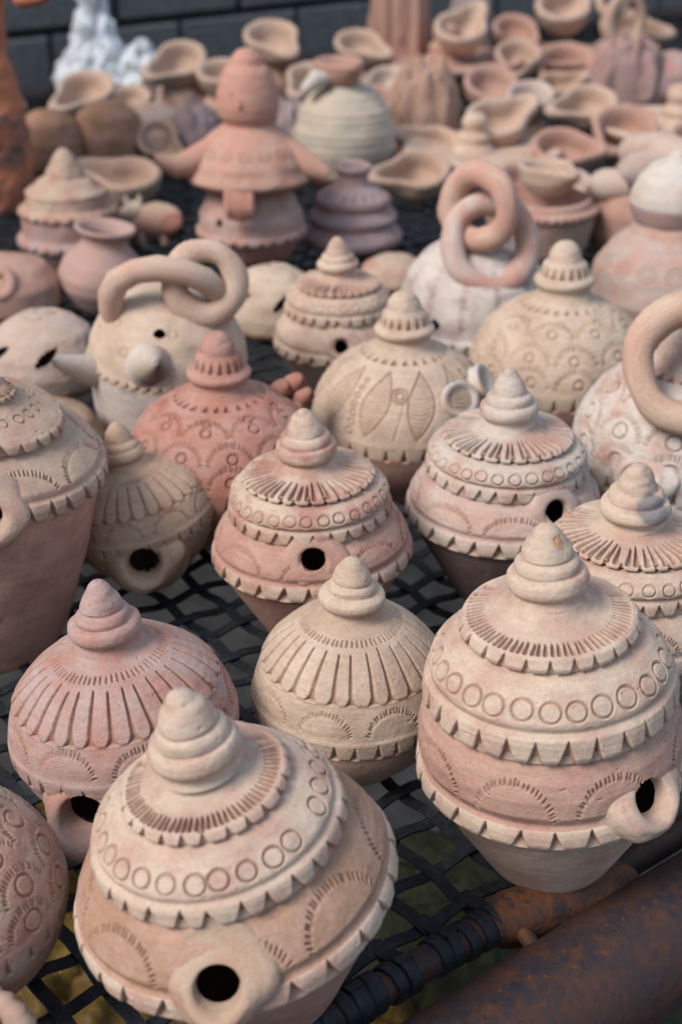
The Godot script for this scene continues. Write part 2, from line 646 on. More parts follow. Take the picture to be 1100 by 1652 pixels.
func build_table() -> void:
	var table := thing("net_table", "pipe framed table topped with a net of black woven straps", "table")
	var rough := noise_tex(31, 0.05, 5, 0.65, [0.0, Color(0, 0, 0), 1.0, Color(1, 1, 1)], 512)
	var rust := tri_mat("rusty_pipe", noise_tex(32, 0.014, 5, 0.62, [0.0, Color(0.15, 0.16, 0.20), 0.36, Color(0.21, 0.19, 0.205), 0.46, Color(0.25, 0.19, 0.175), 0.62, Color(0.29, 0.205, 0.175), 0.80, Color(0.32, 0.215, 0.17), 1.0, Color(0.40, 0.24, 0.165)], 1024), 2.6, 0.55, rough, 0.07)
	rust.detail_enabled = true
	rust.detail_blend_mode = BaseMaterial3D.BLEND_MODE_MIX
	rust.detail_albedo = noise_tex(33, 0.03, 5, 0.6, [0.0, Color(0.13, 0.14, 0.175, 0.95), 0.31, Color(0.17, 0.17, 0.205, 0.9), 0.37, Color(0.2, 0.17, 0.17, 0.0), 0.72, Color(0.45, 0.24, 0.15, 0.0), 0.82, Color(0.50, 0.26, 0.15, 0.6), 1.0, Color(0.55, 0.28, 0.15, 0.8)], 1024)
	var orange := tri_mat("rusty_joint", noise_tex(34, 0.02, 5, 0.6, [0.0, Color(0.16, 0.17, 0.21), 0.4, Color(0.25, 0.22, 0.22), 0.47, Color(0.38, 0.245, 0.175), 1.0, Color(0.48, 0.31, 0.22)], 512), 5.0, 0.65, rough, 0.12)
	var strap := tri_mat("black_strap", noise_tex(35, 0.03, 4, 0.6, [0.0, Color(0.10, 0.11, 0.13), 0.6, Color(0.155, 0.165, 0.185), 1.0, Color(0.23, 0.23, 0.24)], 512), 5.0, 0.5, rough, 0.08)
	# the pipe in front and the rail behind it
	var W := Color.WHITE
	var pp := []
	for k in 40:
		pp.append(R0 + AX * (-0.9 + k * 0.12) - BX * 0.067 + Vector3(0, -0.033, 0))
	part("front_pipe", coil(pp, [0.047], 48, W, W, 0, false, 0.0008), rust, table)
	pp = []
	for k in 80:
		pp.append(R0 + AX * (-0.8 + k * 0.011) + BX * 0.003 + Vector3(0, -0.006, 0))
	part("front_rail", coil(pp, [0.0125], 20, W, W, 0, false, 0.001), rust, table)
	pp = []
	for k in 12:
		pp.append(R0 + AX * (0.085 + k * 0.009) - BX * (0.000 + 0.0012 * k) + Vector3(0, -0.008 - 0.001 * k, 0))
	part("rail_joint", coil(pp, [0.021, 0.0215, 0.022], 28, W, W, 0, false, 0.003), orange, table)
	part("bolt", coil([R0 + AX * 0.083 - BX * 0.012 + Vector3(0, -0.004, 0), R0 + AX * 0.083 - BX * 0.026 + Vector3(0, -0.008, 0)], [0.0065], 8, W, W, 0, false, 0.001), orange, table)
	pp = []
	for k in 30:
		pp.append(R0 + AX * (0.20 + k * 0.15) + Vector3(0, -0.024, 0))
	part("front_rail", coil(pp, [0.0115], 16, W, W, 0, false, 0.001), rust, table)
	pp = []
	for k in 40:
		pp.append(R0 + AX * (-0.9 + k * 0.14) + BX * 3.1 + Vector3(0, -0.03, 0))
	part("back_pipe", coil(pp, [0.022], 12, W, W, 0), rust, table)
	for k in 3:
		var q := R0 + AX * (-0.7 + k * 2.2) - BX * 0.088
		part("leg", coil([q + Vector3(0, -0.06, 0), q + Vector3(0, -0.8, 0)], [0.03], 16, W, W, 0), rust, table)
		q = R0 + AX * (-0.7 + k * 2.2) + BX * 3.1
		part("leg", coil([q + Vector3(0, -0.06, 0), q + Vector3(0, -0.8, 0)], [0.02], 12, W, W, 0), rust, table)
	# the woven net: every strap goes over and under the ones it crosses
	var pitch := 0.043
	var na := 98
	var nb := 70
	var along := []
	var across := []
	for phase in 2:
		along.append(woven(na, pitch, phase, 0.0052))
		across.append(woven(nb, pitch, 1 - phase, 0.0052))
	for k in nb:
		var t := Transform3D(Basis(AX, Vector3.UP, -BX).rotated(Vector3.UP, rng.randf_range(-0.0012, 0.0012)), R0 + AX * -0.55 + BX * (pitch * (k + 0.5) + 0.012 + rng.randf_range(-0.003, 0.003)))
		part("strap", along[k % 2], strap, table, t)
	for k in na:
		var t := Transform3D(Basis(BX, Vector3.UP, AX).rotated(Vector3.UP, rng.randf_range(-0.0012, 0.0012)), R0 + AX * (-0.55 + pitch * (k + 0.5) + rng.randf_range(-0.003, 0.003)) + BX * 0.012)
		part("strap", across[k % 2], strap, table, t)
	# where the straps turn round the rail
	for k in 20:
		var a := -0.55 + pitch * (k + 0.5)
		if a > 0.09:
			break
		for q in 3:
			if q == 2 and k % 3 == 0:
				continue
			var w := rng.randf_range(0.0046, 0.0062)
			var L := Lathe.new([Vector3(0.0122, -w, 1), Vector3(0.0148, -w, 1), Vector3(0.0152, -w * 0.8, 1), Vector3(0.0152, w * 0.8, 1), Vector3(0.0148, w, 1), Vector3(0.0122, w, 1)], 1.0, 0.0022, 0.0, 0, 0.2)
			L.finish([[9, W, W, 0]], wob, tint, 0.0012, Vector3(k, q, 0), W)
			var x := AX.rotated(Vector3.UP, rng.randf_range(-0.18, 0.18))
			var b := Basis(x.cross(Vector3.UP).normalized(), x, Vector3.UP).orthonormalized()
			part("strap_loop", L.mesh(), strap, table, Transform3D(b, R0 + AX * (a + (q - 1) * 0.0128 + rng.randf_range(-0.001, 0.001)) + BX * 0.003 + Vector3(0, -0.006, 0)))
		# the end of the strap rising from the rail to the net
		var st := started()
		var base := Transform3D(Basis(BX, Vector3.UP, AX), R0 + AX * a)
		var prof := [Vector3(0.002, 0.0095, 0), Vector3(0.009, 0.0085, 0), Vector3(0.016, 0.003, 0), Vector3(0.025, -0.001, 0), Vector3(0.040, -0.003, 0)]
		ribbon(st, base, prof, 0.0064, 0.0022)
		part("strap_end", done(st), strap, table)

func ribbon(st: SurfaceTool, t: Transform3D, prof: Array, hw: float, thick: float) -> void:
	for k in prof.size() - 1:
		var a: Vector3 = prof[k]
		var b: Vector3 = prof[k + 1]
		var z := Vector3(0, 0, hw)
		var d := Vector3(0, -thick, 0)
		quad(st, t, a - z, b - z, b + z, a + z)
		quad(st, t, a + z + d, b + z + d, b - z + d, a - z + d)
		quad(st, t, a + z, b + z, b + z + d, a + z + d)
		quad(st, t, a - z + d, b - z + d, b - z, a - z)

func woven(n: int, pitch: float, phase: int, hw: float) -> ArrayMesh:
	var st := started()
	var prof := []
	for k in n + 1:
		var up := (k + phase) % 2 == 0
		var yv := -0.0025 if up else -0.0068
		prof.append(Vector3(pitch * (k - 0.28 + 0.5), yv, 0))
		prof.append(Vector3(pitch * (k + 0.28 + 0.5), yv, 0))
	ribbon(st, Transform3D(), prof, hw, 0.0022)
	return done(st)

# ------------------------------------------------------------------ pots
# profiles: radius, height, spacing multiplier; the widest ring has radius 1
func tiered_profile(fine: float) -> Array:
	return [Vector3(0.02, 0.0, 9), Vector3(0.40, 0.0, 9), Vector3(0.45, 0.03, 4), Vector3(0.60, 0.30, 5), Vector3(0.80, 0.66, 5), Vector3(0.91, 0.865, 4), Vector3(0.938, 0.905, 1.2),
		Vector3(0.985, 0.92, fine), Vector3(1.005, 0.955, fine), Vector3(0.998, 1.02, fine), Vector3(0.975, 1.065, fine), Vector3(0.935, 1.078, fine), Vector3(0.932, 1.10, fine),
		Vector3(0.965, 1.17, 1), Vector3(0.958, 1.30, 1), Vector3(0.925, 1.43, 1), Vector3(0.870, 1.53, 1), Vector3(0.848, 1.57, fine),
		Vector3(0.928, 1.585, fine), Vector3(0.948, 1.625, fine), Vector3(0.928, 1.72, fine), Vector3(0.905, 1.765, fine), Vector3(0.862, 1.782, fine), Vector3(0.842, 1.80, fine),
		Vector3(0.855, 1.84, 1), Vector3(0.85, 1.875, 1), Vector3(0.80, 1.955, 1), Vector3(0.71, 2.04, 1), Vector3(0.62, 2.095, 1), Vector3(0.575, 2.11, fine),
		Vector3(0.63, 2.125, fine), Vector3(0.638, 2.16, fine), Vector3(0.608, 2.215, fine), Vector3(0.57, 2.235, fine), Vector3(0.45, 2.258, 1), Vector3(0.37, 2.275, 1.5), Vector3(0.30, 2.315, 2), Vector3(0.25, 2.39, 2), Vector3(0.232, 2.43, 3)]

func tiered_finial() -> Array:
	return [Vector3(0.262, 2.36, 2), Vector3(0.240, 2.40, 2), Vector3(0.242, 2.43, 1), Vector3(0.285, 2.455, 1), Vector3(0.300, 2.49, 1), Vector3(0.290, 2.54, 1), Vector3(0.262, 2.572, 1), Vector3(0.226, 2.576, 1),
		Vector3(0.234, 2.60, 1), Vector3(0.224, 2.64, 1), Vector3(0.196, 2.668, 1), Vector3(0.168, 2.670, 1), Vector3(0.176, 2.69, 1), Vector3(0.158, 2.745, 1), Vector3(0.119, 2.82, 1), Vector3(0.074, 2.882, 1), Vector3(0.038, 2.912, 1), Vector3(0.004, 2.922, 1)]

func round_profile(petal: bool, ry: float, rim: float) -> Array:
	var out := [Vector3(0.02, 0.0, 9), Vector3(0.46, 0.0, 9), Vector3(0.50, 0.025, 4)]
	for d in [-52.0, -45.0, -36.0, -26.0, -17.0, -10.5]:
		out.append(Vector3(cos(deg_to_rad(d)), 0.9 + 0.92 * sin(deg_to_rad(d)), 4))
	for d in [-8.5, -5.0, 0.0, 2.0]:
		out.append(Vector3(cos(deg_to_rad(d)) + rim, 0.9 + 0.92 * sin(deg_to_rad(d)), 0.8))
	for d in [4.0, 10.0, 16.0, 22.0, 25.5]:
		out.append(Vector3(cos(deg_to_rad(d)), 0.9 + ry * sin(deg_to_rad(d)), 1))
	var lift := 0.022 if petal else 0.0
	for d in [27.0, 32.0, 38.0, 44.0, 50.0, 56.0, 62.0, 66.0, 69.0]:
		out.append(Vector3(cos(deg_to_rad(d)) + lift * cos(deg_to_rad(d)), 0.9 + ry * sin(deg_to_rad(d)) + lift * sin(deg_to_rad(d)), 0.7 if d == 27.0 else 1.0))
	out.append_array([Vector3(0.315, 0.94 + ry * 0.935, 1.5), Vector3(0.28, 0.99 + ry * 0.935, 2), Vector3(0.26, 1.04 + ry * 0.935, 3)])
	return out

func round_finial() -> Array:
	var out := []
	for p in tiered_finial():
		out.append(Vector3(p.x * 1.06, (p.y - 2.36) * 1.06 + 1.84, p.z))
	return out

func knob_finial() -> Array:
	return [Vector3(0.30, 1.80, 2), Vector3(0.275, 1.88, 2), Vector3(0.285, 1.91, 1), Vector3(0.315, 1.94, 1), Vector3(0.318, 1.985, 1), Vector3(0.29, 2.02, 1), Vector3(0.268, 2.03, 1), Vector3(0.262, 2.06, 1), Vector3(0.232, 2.15, 1), Vector3(0.195, 2.185, 1),
		Vector3(0.178, 2.20, 1), Vector3(0.165, 2.27, 1), Vector3(0.12, 2.345, 1), Vector3(0.065, 2.39, 1), Vector3(0.005, 2.40, 1)]

func stand(root: Node3D, c: Vector3, ring_h: float, roll: float, pitch := 0.0) -> void:   # the ring's centre goes to c
	root.rotation_degrees = Vector3(pitch, 0, roll)
	root.position = c - root.basis * Vector3(0, ring_h, 0)

func notches(L: Lathe, n: int, lo: float, hi: float, hw: float, d: float, phase: float) -> void:
	var a := L.s_at(lo)
	var b := L.s_at(hi)
	for k in n:
		var t := -PI + TAU * (k + phase + rng.randf_range(-0.1, 0.1)) / n
		L.wedge(t, a - 0.0004, lerpf(a, b, rng.randf_range(0.86, 1.0)), hw * rng.randf_range(0.8, 1.15), d * rng.randf_range(0.75, 1.15), rng.randf_range(-0.25, 0.25))

func rings(L: Lathe, n: int, height: float, R: float, d: float, skip := [], phase := 0.0) -> void:
	var s0 := L.s_at(height)
	for k in n:
		if k in skip:
			continue
		var t := -PI + TAU * (k + phase + rng.randf_range(-0.09, 0.09)) / n
		L.ring(t, s0 + R * rng.randf_range(-0.18, 0.18), R * rng.randf_range(0.93, 1.06), R * 0.15, d * rng.randf_range(0.8, 1.1))

func scuffs(L: Lathe, n: int, lo: float, hi: float, d: float) -> void:   # small dents, pits and scratches of handling
	var a := L.s_at(lo)
	var b := L.s_at(hi)
	for k in n:
		var t := rng.randf_range(-1.7, 1.7)
		var s0 := rng.randf_range(a, b)
		if rng.randf() < 0.55:
			L.groove(t, s0, t + rng.randf_range(-0.05, 0.05), s0 + rng.randf_range(-0.001, 0.001), rng.randf_range(0.0006, 0.0013), 0.0005, d * rng.randf_range(0.4, 1.0))
		else:
			L.bump(t, s0, rng.randf_range(0.0005, 0.0012), rng.randf_range(0.0005, 0.001), d * rng.randf_range(-0.6, 0.9))

# the mouth for the lamp's flame: a stub of clay with a hole, luted on
func spout(L: Lathe, t0: float, height: float, up: float, R: float, reach: float, res: float, slip: Color, body: Color, bias: float, side := 0.0, tilt := 0.62) -> Dictionary:
	var i := L.row_at(height)
	var c := Vector3(L.r[i] * sin(t0), L.y[i], L.r[i] * cos(t0))
	var dir := Vector3(sin(t0 + side) * cos(up), sin(up), cos(t0 + side) * cos(up)).normalized()
	var hole := 0.64
	for q in [-0.5, -0.25, 0.0, 0.25]:
		L.holes.append([c + dir * R * q, R * hole * 1.12])
	var prof := [Vector3(1.95, -0.9, 1.5), Vector3(1.62, -0.42, 1.2), Vector3(1.36, -0.05, 1), Vector3(1.18, 0.25 * reach, 1), Vector3(1.06, 0.6 * reach, 1), Vector3(0.97, 0.90 * reach, 1), Vector3(0.86, 1.0 * reach, 1), Vector3(0.74, 0.97 * reach, 1), Vector3(hole + 0.02, 0.84 * reach, 1), Vector3(hole, 0.45 * reach, 1), Vector3(hole, -0.28, 2)]
	var sp := Lathe.new(prof, R, res, 0.0, 9, res / R)
	for k in 7:
		sp.bump(rng.randf_range(-3, 3), rng.randf_range(0.2, 0.6) * sp.s[sp.nr - 1], R * 0.4, R * 0.35, R * rng.randf_range(-0.10, 0.12))
	sp.bump(PI * 0.5, sp.s[sp.nr - 1] * 0.28, R * 0.6, R * 0.5, R * 0.22)
	var slant := func(p: Vector3) -> Vector3:
		var k := clampf((p.y + 0.5 * R) / R, 0.0, 1.0)
		return Vector3(p.x * (1.0 + 0.18 * k), p.y + p.z * tilt * k, p.z * (1.0 + 0.12 * signf(p.z) * k))
	sp.finish([[9, slip, body, bias]], wob, tint, 0.0020, c, CUT, 1.0, slant)
	var z := dir
	var x := Vector3.UP.cross(z).normalized()
	var b := Basis(x, z, x.cross(z))
	return {"mesh": sp.mesh(), "at": Transform3D(b, c)}

func nod(height: float) -> Transform3D:   # a finial set on by hand is never quite upright
	var b := Basis(Vector3(1, 0, 0), rng.randf_range(-0.05, 0.05)) * Basis(Vector3(0, 0, 1), rng.randf_range(-0.05, 0.05))
	var c := Vector3(0, height, 0)
	return Transform3D(b, c - b * c)

func finial_mesh(pts: Array, u: float, res: float, slip: Color, body: Color, bias: float, notch := 0, drop := 0.0, stains := []) -> ArrayMesh:
	var shaped := []
	var fat := [rng.randf_range(0.95, 1.05), rng.randf_range(0.94, 1.07), rng.randf_range(0.94, 1.07)]
	for k in pts.size():
		var g: float = lerpf(1.0, fat[(k * 3) / pts.size()], clampf(k / 4.0, 0.0, 1.0))
		shaped.append(Vector3(pts[k].x * g, pts[k].y, pts[k].z))
	var F := Lathe.new(shaped, u, res, 0.0, 2, 0.1)
	for k in notch:
		var t := -PI + TAU * (k + 0.5) / notch
		F.wedge(t, F.s_at(2.045 + drop), F.s_at(2.16 + drop), 0.035 * u, 0.034 * u)
	# the tiers are uneven, as rolled by hand
	for k in 9:
		F.bump(rng.randf_range(-2, 2), rng.randf_range(0.25, 0.9) * F.s[F.nr - 1], 0.12 * u, 0.03 * u, 0.010 * u * rng.randf_range(-1, 1))
	for k in 5:
		F.bump(rng.randf_range(-1.5, 1.5), rng.randf_range(0.25, 0.95) * F.s[F.nr - 1], 0.0012, 0.0010, -0.0012 * rng.randf())
	F.stains = stains
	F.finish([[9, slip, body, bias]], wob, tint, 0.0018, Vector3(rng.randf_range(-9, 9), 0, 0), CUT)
	return F.mesh()

# a lantern of three tiers. o: c, r, roll, pitch, res, slip, body, bias, spout [angle, height, up, R, reach, side], style, label
func tiered_pot(o: Dictionary) -> Node3D:
	var u: float = o.r
	var res: float = o.res
	var root := thing("clay_lantern", o.label, "clay lantern", "tiered clay lanterns with pointed finials")
	var up: float = o.get("lift", 0.0)          # extra height of the bowl
	var sq: float = o.get("squash", 1.0)        # how flat the part above the rim is
	var cs: float = o.get("collar", 1.0)
	var tp: float = o.get("taper", 1.0)
	var fl: float = o.get("flange", 1.0)
	var hy := func(v: float) -> float: return (v if v < 1.1 else 1.1 + (v - 1.1) * sq) + up
	var pts := []
	for p in tiered_profile(0.75):
		if up > 0.0 and p.y < 0.9:
			continue
		var k := 1.0
		if p.y > 1.1:
			k = lerpf(1.0, tp, clampf((p.y - 1.1) / 0.47, 0.0, 1.0))
		if p.y > 1.8:
			k *= lerpf(1.0, cs, clampf((p.y - 1.8) / 0.28, 0.0, 1.0))
		var rx: float = p.x
		if fl < 1.0 and p.y > 1.58 and p.y < 1.79:
			rx = lerpf(0.866, rx, fl)
		if fl < 1.0 and p.y > 0.9 and p.y < 1.08:
			rx = lerpf(0.952, rx, lerpf(fl, 1.0, 0.3))
		if o.has("straight") and p.y > 1.8 and p.y < 2.1:
			rx = lerpf(0.85, 0.60, (p.y - 1.8) / 0.31)
		pts.append(Vector3(rx * k, hy.call(p.y), p.z))
	if up > 0.0:
		pts = [Vector3(0.02, 0.0, 9), Vector3(0.66, 0.0, 9), Vector3(0.73, 0.04, 4), Vector3(0.82, 0.45, 5), Vector3(0.89, 0.95, 5), Vector3(0.925, 1.35, 5), Vector3(0.938, 1.57, 3)] + pts
	var L := Lathe.new(pts, u, res, atan2(-o.c.x, -o.c.z))
	var st: int = o.get("style", 0)
	var flat := minf(1.0, sq + 0.12)
	notches(L, o.get("n1", 25), hy.call(0.915), hy.call(1.078), 0.071 * u, 0.078 * u, rng.randf())
	notches(L, o.get("n2", 28), hy.call(1.58), hy.call(1.778), 0.064 * u, 0.075 * u, rng.randf())
	if st == 0:
		notches(L, 24, hy.call(2.118), hy.call(2.226), 0.046 * u, 0.07 * u, rng.randf())
		var sa := L.s_at(hy.call(2.236))
		var sb := L.s_at(hy.call(2.256))
		for k in 76:
			var t := -PI + TAU * (k + rng.randf_range(-0.12, 0.12)) / 76
			L.groove(t, sa, t + rng.randf_range(-0.012, 0.012), sb - 0.012 * u * rng.randf(), 0.0175 * u * cs, 0.010 * u * cs, 0.034 * u)
	else:
		notches(L, 28, hy.call(2.11), hy.call(2.226), 0.042 * u, 0.065 * u, rng.randf())
		var sa := L.s_at(hy.call(2.21))
		var sb := L.s_at(hy.call(2.285))
		for k in 48:
			var t := -PI + TAU * (k + rng.randf_range(-0.2, 0.2)) / 48
			L.groove(t, sa, t + rng.randf_range(-0.03, 0.03), sb - 0.05 * u * rng.randf(), 0.024 * u, 0.008 * u, 0.042 * u)
	rings(L, o.get("nr", 27), hy.call(1.94), 0.073 * u * flat, 0.021 * u, o.get("skip", []), o.get("rphase", 0.0))
	var na: int = o.get("arches", 8)
	var s0 := L.s_at(hy.call(1.12))
	var apx: float = o.get("aphase", 0.0)
	for k in na:
		var t: float = -PI + TAU * (k + apx + rng.randf_range(-0.06, 0.06)) / na
		L.arch(t, s0 + 0.02 * u * rng.randf(), 0.265 * u, o.get("archh", 0.29 * sq) * u * rng.randf_range(0.88, 1.06), 25, 0.036 * u, 0.0108 * u, 0.022 * u, rng)
	scuffs(L, o.get("scuffs", 130), 0.3, hy.call(2.0), 0.0011)
	var sp := {}
	if o.has("spout"):
		var q: Array = o.spout
		var sc: Array = o.get("spout_colour", [o.slip, o.body, o.bias])
		sp = spout(L, q[0], q[1], q[2], q[3] * u, q[4], res * 1.6, sc[0], sc[1], sc[2], q[5], q[6] if q.size() > 6 else 0.62)
	var low: Array = o.get("low", [o.slip, o.body, o.bias])
	var mid: Array = o.get("mid", [o.slip, o.body, o.bias])
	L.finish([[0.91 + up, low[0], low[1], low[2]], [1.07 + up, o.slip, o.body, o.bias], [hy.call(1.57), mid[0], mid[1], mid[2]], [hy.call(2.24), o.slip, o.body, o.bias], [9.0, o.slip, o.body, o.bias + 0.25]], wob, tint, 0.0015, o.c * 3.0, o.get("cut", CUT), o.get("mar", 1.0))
	var a := L.row_at(0.908 + up)
	var b := L.row_at(1.092 + up)
	var c := L.row_at(hy.call(1.574))
	var d := L.row_at(hy.call(2.114))
	part("bowl", L.mesh(0, a), clay, root)
	part("rim_band", L.mesh(a, b), clay, root)
	part("shoulder", L.mesh(b, c), clay, root)
	part("dome", L.mesh(c, d), clay, root)
	part("collar", L.mesh(d, L.nr - 1), clay, root)
	var fp := []
	var fs: float = o.get("finial_size", 1.0)
	for p in tiered_finial():
		fp.append(Vector3(p.x * fs, hy.call(2.36) + (p.y - 2.36) * fs, p.z))
	if o.get("finial", true):
		part("finial", finial_mesh(fp, u, res * 1.3, o.slip, o.body, o.bias - 0.1, 0, 0.0, o.get("stains", [])), clay, root, nod(hy.call(2.40) * u))
	if o.has("spout"):
		part("spout", sp.mesh, clay, root, sp.at)
	stand(root, o.c, (1.0 + up) * u, o.roll, o.get("pitch", 0.0))
	return root

# a round lantern: petals, arches and rings, or leaves pressed into a dome
func round_pot(o: Dictionary) -> Node3D:
	var u: float = o.r
	var res: float = o.res
	var petal: bool = o.style == "petal"
	var ry: float = o.get("ry", 0.92)
	var root := thing("clay_lantern", o.label, "clay lantern", "round clay lanterns")
	var L := Lathe.new(round_profile(petal, ry, 0.016 if petal else 0.006), u, res, atan2(-o.c.x, -o.c.z))
	var y := func(d: float) -> float: return 0.9 + (ry if d > 3.0 else 0.92) * sin(deg_to_rad(d))
	notches(L, o.get("n1", 30), y.call(-9.0), y.call(1.5), 0.042 * u, 0.045 * u, rng.randf())
	if petal:
		var n: int = o.get("petals", 34)
		var sa := L.s_at(y.call(26.4))
		var sb := L.s_at(y.call(60.0))
		for k in n:
			var t := -PI + TAU * (k + rng.randf_range(-0.08, 0.08)) / n
			L.wedge(t, sa - 0.0004, sa + 0.12 * u, 0.066 * u, 0.045 * u, rng.randf_range(-0.2, 0.2))
			L.groove(t, sa + 0.06 * u, t + rng.randf_range(-0.02, 0.02), sb - rng.randf() * 0.05 * u, 0.021 * u, 0.012 * u, 0.034 * u)
		var sc := L.s_at(y.call(63.0))
		for k in 64:
			var t := -PI + TAU * (k + rng.randf_range(-0.12, 0.12)) / 64
			L.groove(t, sc, t, sc + 0.07 * u * rng.randf_range(0.8, 1.1), 0.013 * u, 0.009 * u, 0.02 * u)
		var na := 9
		var s0 := L.s_at(y.call(5.5))
		for k in na:
			L.arch(-PI + TAU * (k + o.get("aphase", 0.0)) / na, s0, 0.24 * u, 0.20 * u * rng.randf_range(0.85, 1.1), 22, 0.042 * u, 0.0115 * u, 0.021 * u, rng)
	else:
		var st := L.s_at(y.call(62.0))
		for k in 24:
			L.wedge(-PI + TAU * (k + rng.randf_range(-0.1, 0.1)) / 24, st, st + 0.085 * u, 0.045 * u, 0.045 * u)
		if o.style == "rings":
			for row in 3:
				var n: int = [12, 11, 9][row]
				var sr := L.s_at(y.call([5.0, 22.0, 41.0][row]))
				for k in n:
					var t: float = -PI + TAU * (k + 0.5 * (row % 2) + o.get("aphase", 0.0)) / n
					L.arch(t, sr, 0.20 * u, 0.19 * u, 19, 0.044 * u, 0.0115 * u, 0.021 * u, rng)
					L.ring(t + rng.randf_range(-0.03, 0.03), sr + 0.07 * u, o.get("rr", 0.050) * u, 0.012 * u, 0.025 * u)
			for k in 9:
				L.ring(-PI + TAU * (k + 0.3) / 9, L.s_at(y.call(53.0)), 0.042 * u, 0.012 * u, 0.024 * u)
		else:
			var top := L.s_at(y.call(56.0))
			var foot := L.s_at(y.call(6.0))
			for k in 11:
				var t := -PI + TAU * (k + 0.35) / 11
				if k % 3 == 1:
					for q in 7:
						L.ring(t + 0.015 * sin(q * 1.3), lerpf(foot, top, 0.05 + q * 0.125), (0.038 - 0.002 * q) * u, 0.011 * u, 0.024 * u)
				elif k % 3 == 2:
					L.ring(t, lerpf(foot, top, 0.62), 0.085 * u, 0.012 * u, 0.026 * u)
					L.ring(t, lerpf(foot, top, 0.62), 0.045 * u, 0.012 * u, 0.026 * u)
					L.groove(t - 0.05, foot, t + 0.05, lerpf(foot, top, 0.5), 0.010 * u, 0.010 * u, 0.014 * u)
				# a long curved leaf with hatched halves
				for q in 18:
					var f := q / 18.0
					var g := (q + 1) / 18.0
					var bow := 0.17 * sin(PI * f)
					var bow2 := 0.17 * sin(PI * g)
					var lean := 0.16
					var ta := t + 0.28 + lean * (f - 0.5)
					var tb := t + 0.28 + lean * (g - 0.5)
					L.groove(ta - bow, lerpf(foot, top, f), tb - bow2, lerpf(foot, top, g), 0.0105 * u, 0.0105 * u, 0.024 * u)
					L.groove(ta + bow, lerpf(foot, top, f), tb + bow2, lerpf(foot, top, g), 0.0105 * u, 0.0105 * u, 0.024 * u)
					L.groove(ta, lerpf(foot, top, f), ta + bow * 0.9, lerpf(foot, top, f + 0.05), 0.009 * u, 0.007 * u, 0.018 * u)
					L.groove(ta, lerpf(foot, top, f), ta - bow * 0.9, lerpf(foot, top, f + 0.05), 0.009 * u, 0.007 * u, 0.018 * u)
	scuffs(L, o.get("scuffs", 90), 0.3, 1.7, 0.0009)
	var sp := {}
	if o.has("spout"):
		var q: Array = o.spout
		sp = spout(L, q[0], q[1], q[2], q[3] * u, q[4], res * 1.6, o.slip, o.body, o.bias, q[5])
	var low: Array = o.get("low", [o.slip, o.body, o.bias])
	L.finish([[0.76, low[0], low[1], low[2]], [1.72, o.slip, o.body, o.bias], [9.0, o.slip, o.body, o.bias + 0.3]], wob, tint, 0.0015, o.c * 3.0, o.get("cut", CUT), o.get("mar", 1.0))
	var a := L.row_at(0.735)
	var b := L.row_at(0.955)
	var c := L.row_at(y.call(26.2))
	part("bowl", L.mesh(0, a), clay, root)
	part("rim_band", L.mesh(a, b), clay, root)
	part("shoulder", L.mesh(b, c), clay, root)
	part("petal_dome" if petal else "dome", L.mesh(c, L.nr - 1), clay, root)
	if o.get("finial", true):
		var fp := []
		for p in (round_finial() if petal else knob_finial()):
			fp.append(p + Vector3(0, (ry - 0.92) * 0.935, 0))
		part("finial", finial_mesh(fp, u, res * 1.3, o.slip, o.body, o.bias - 0.1, 0 if petal else 16, (ry - 0.92) * 0.935), clay, root, nod((0.98 + ry * 0.935) * u))
	if o.has("spout"):
		part("spout", sp.mesh, clay, root, sp.at)
	stand(root, o.c, 0.9 * u, o.roll, o.get("pitch", 0.0))
	return root

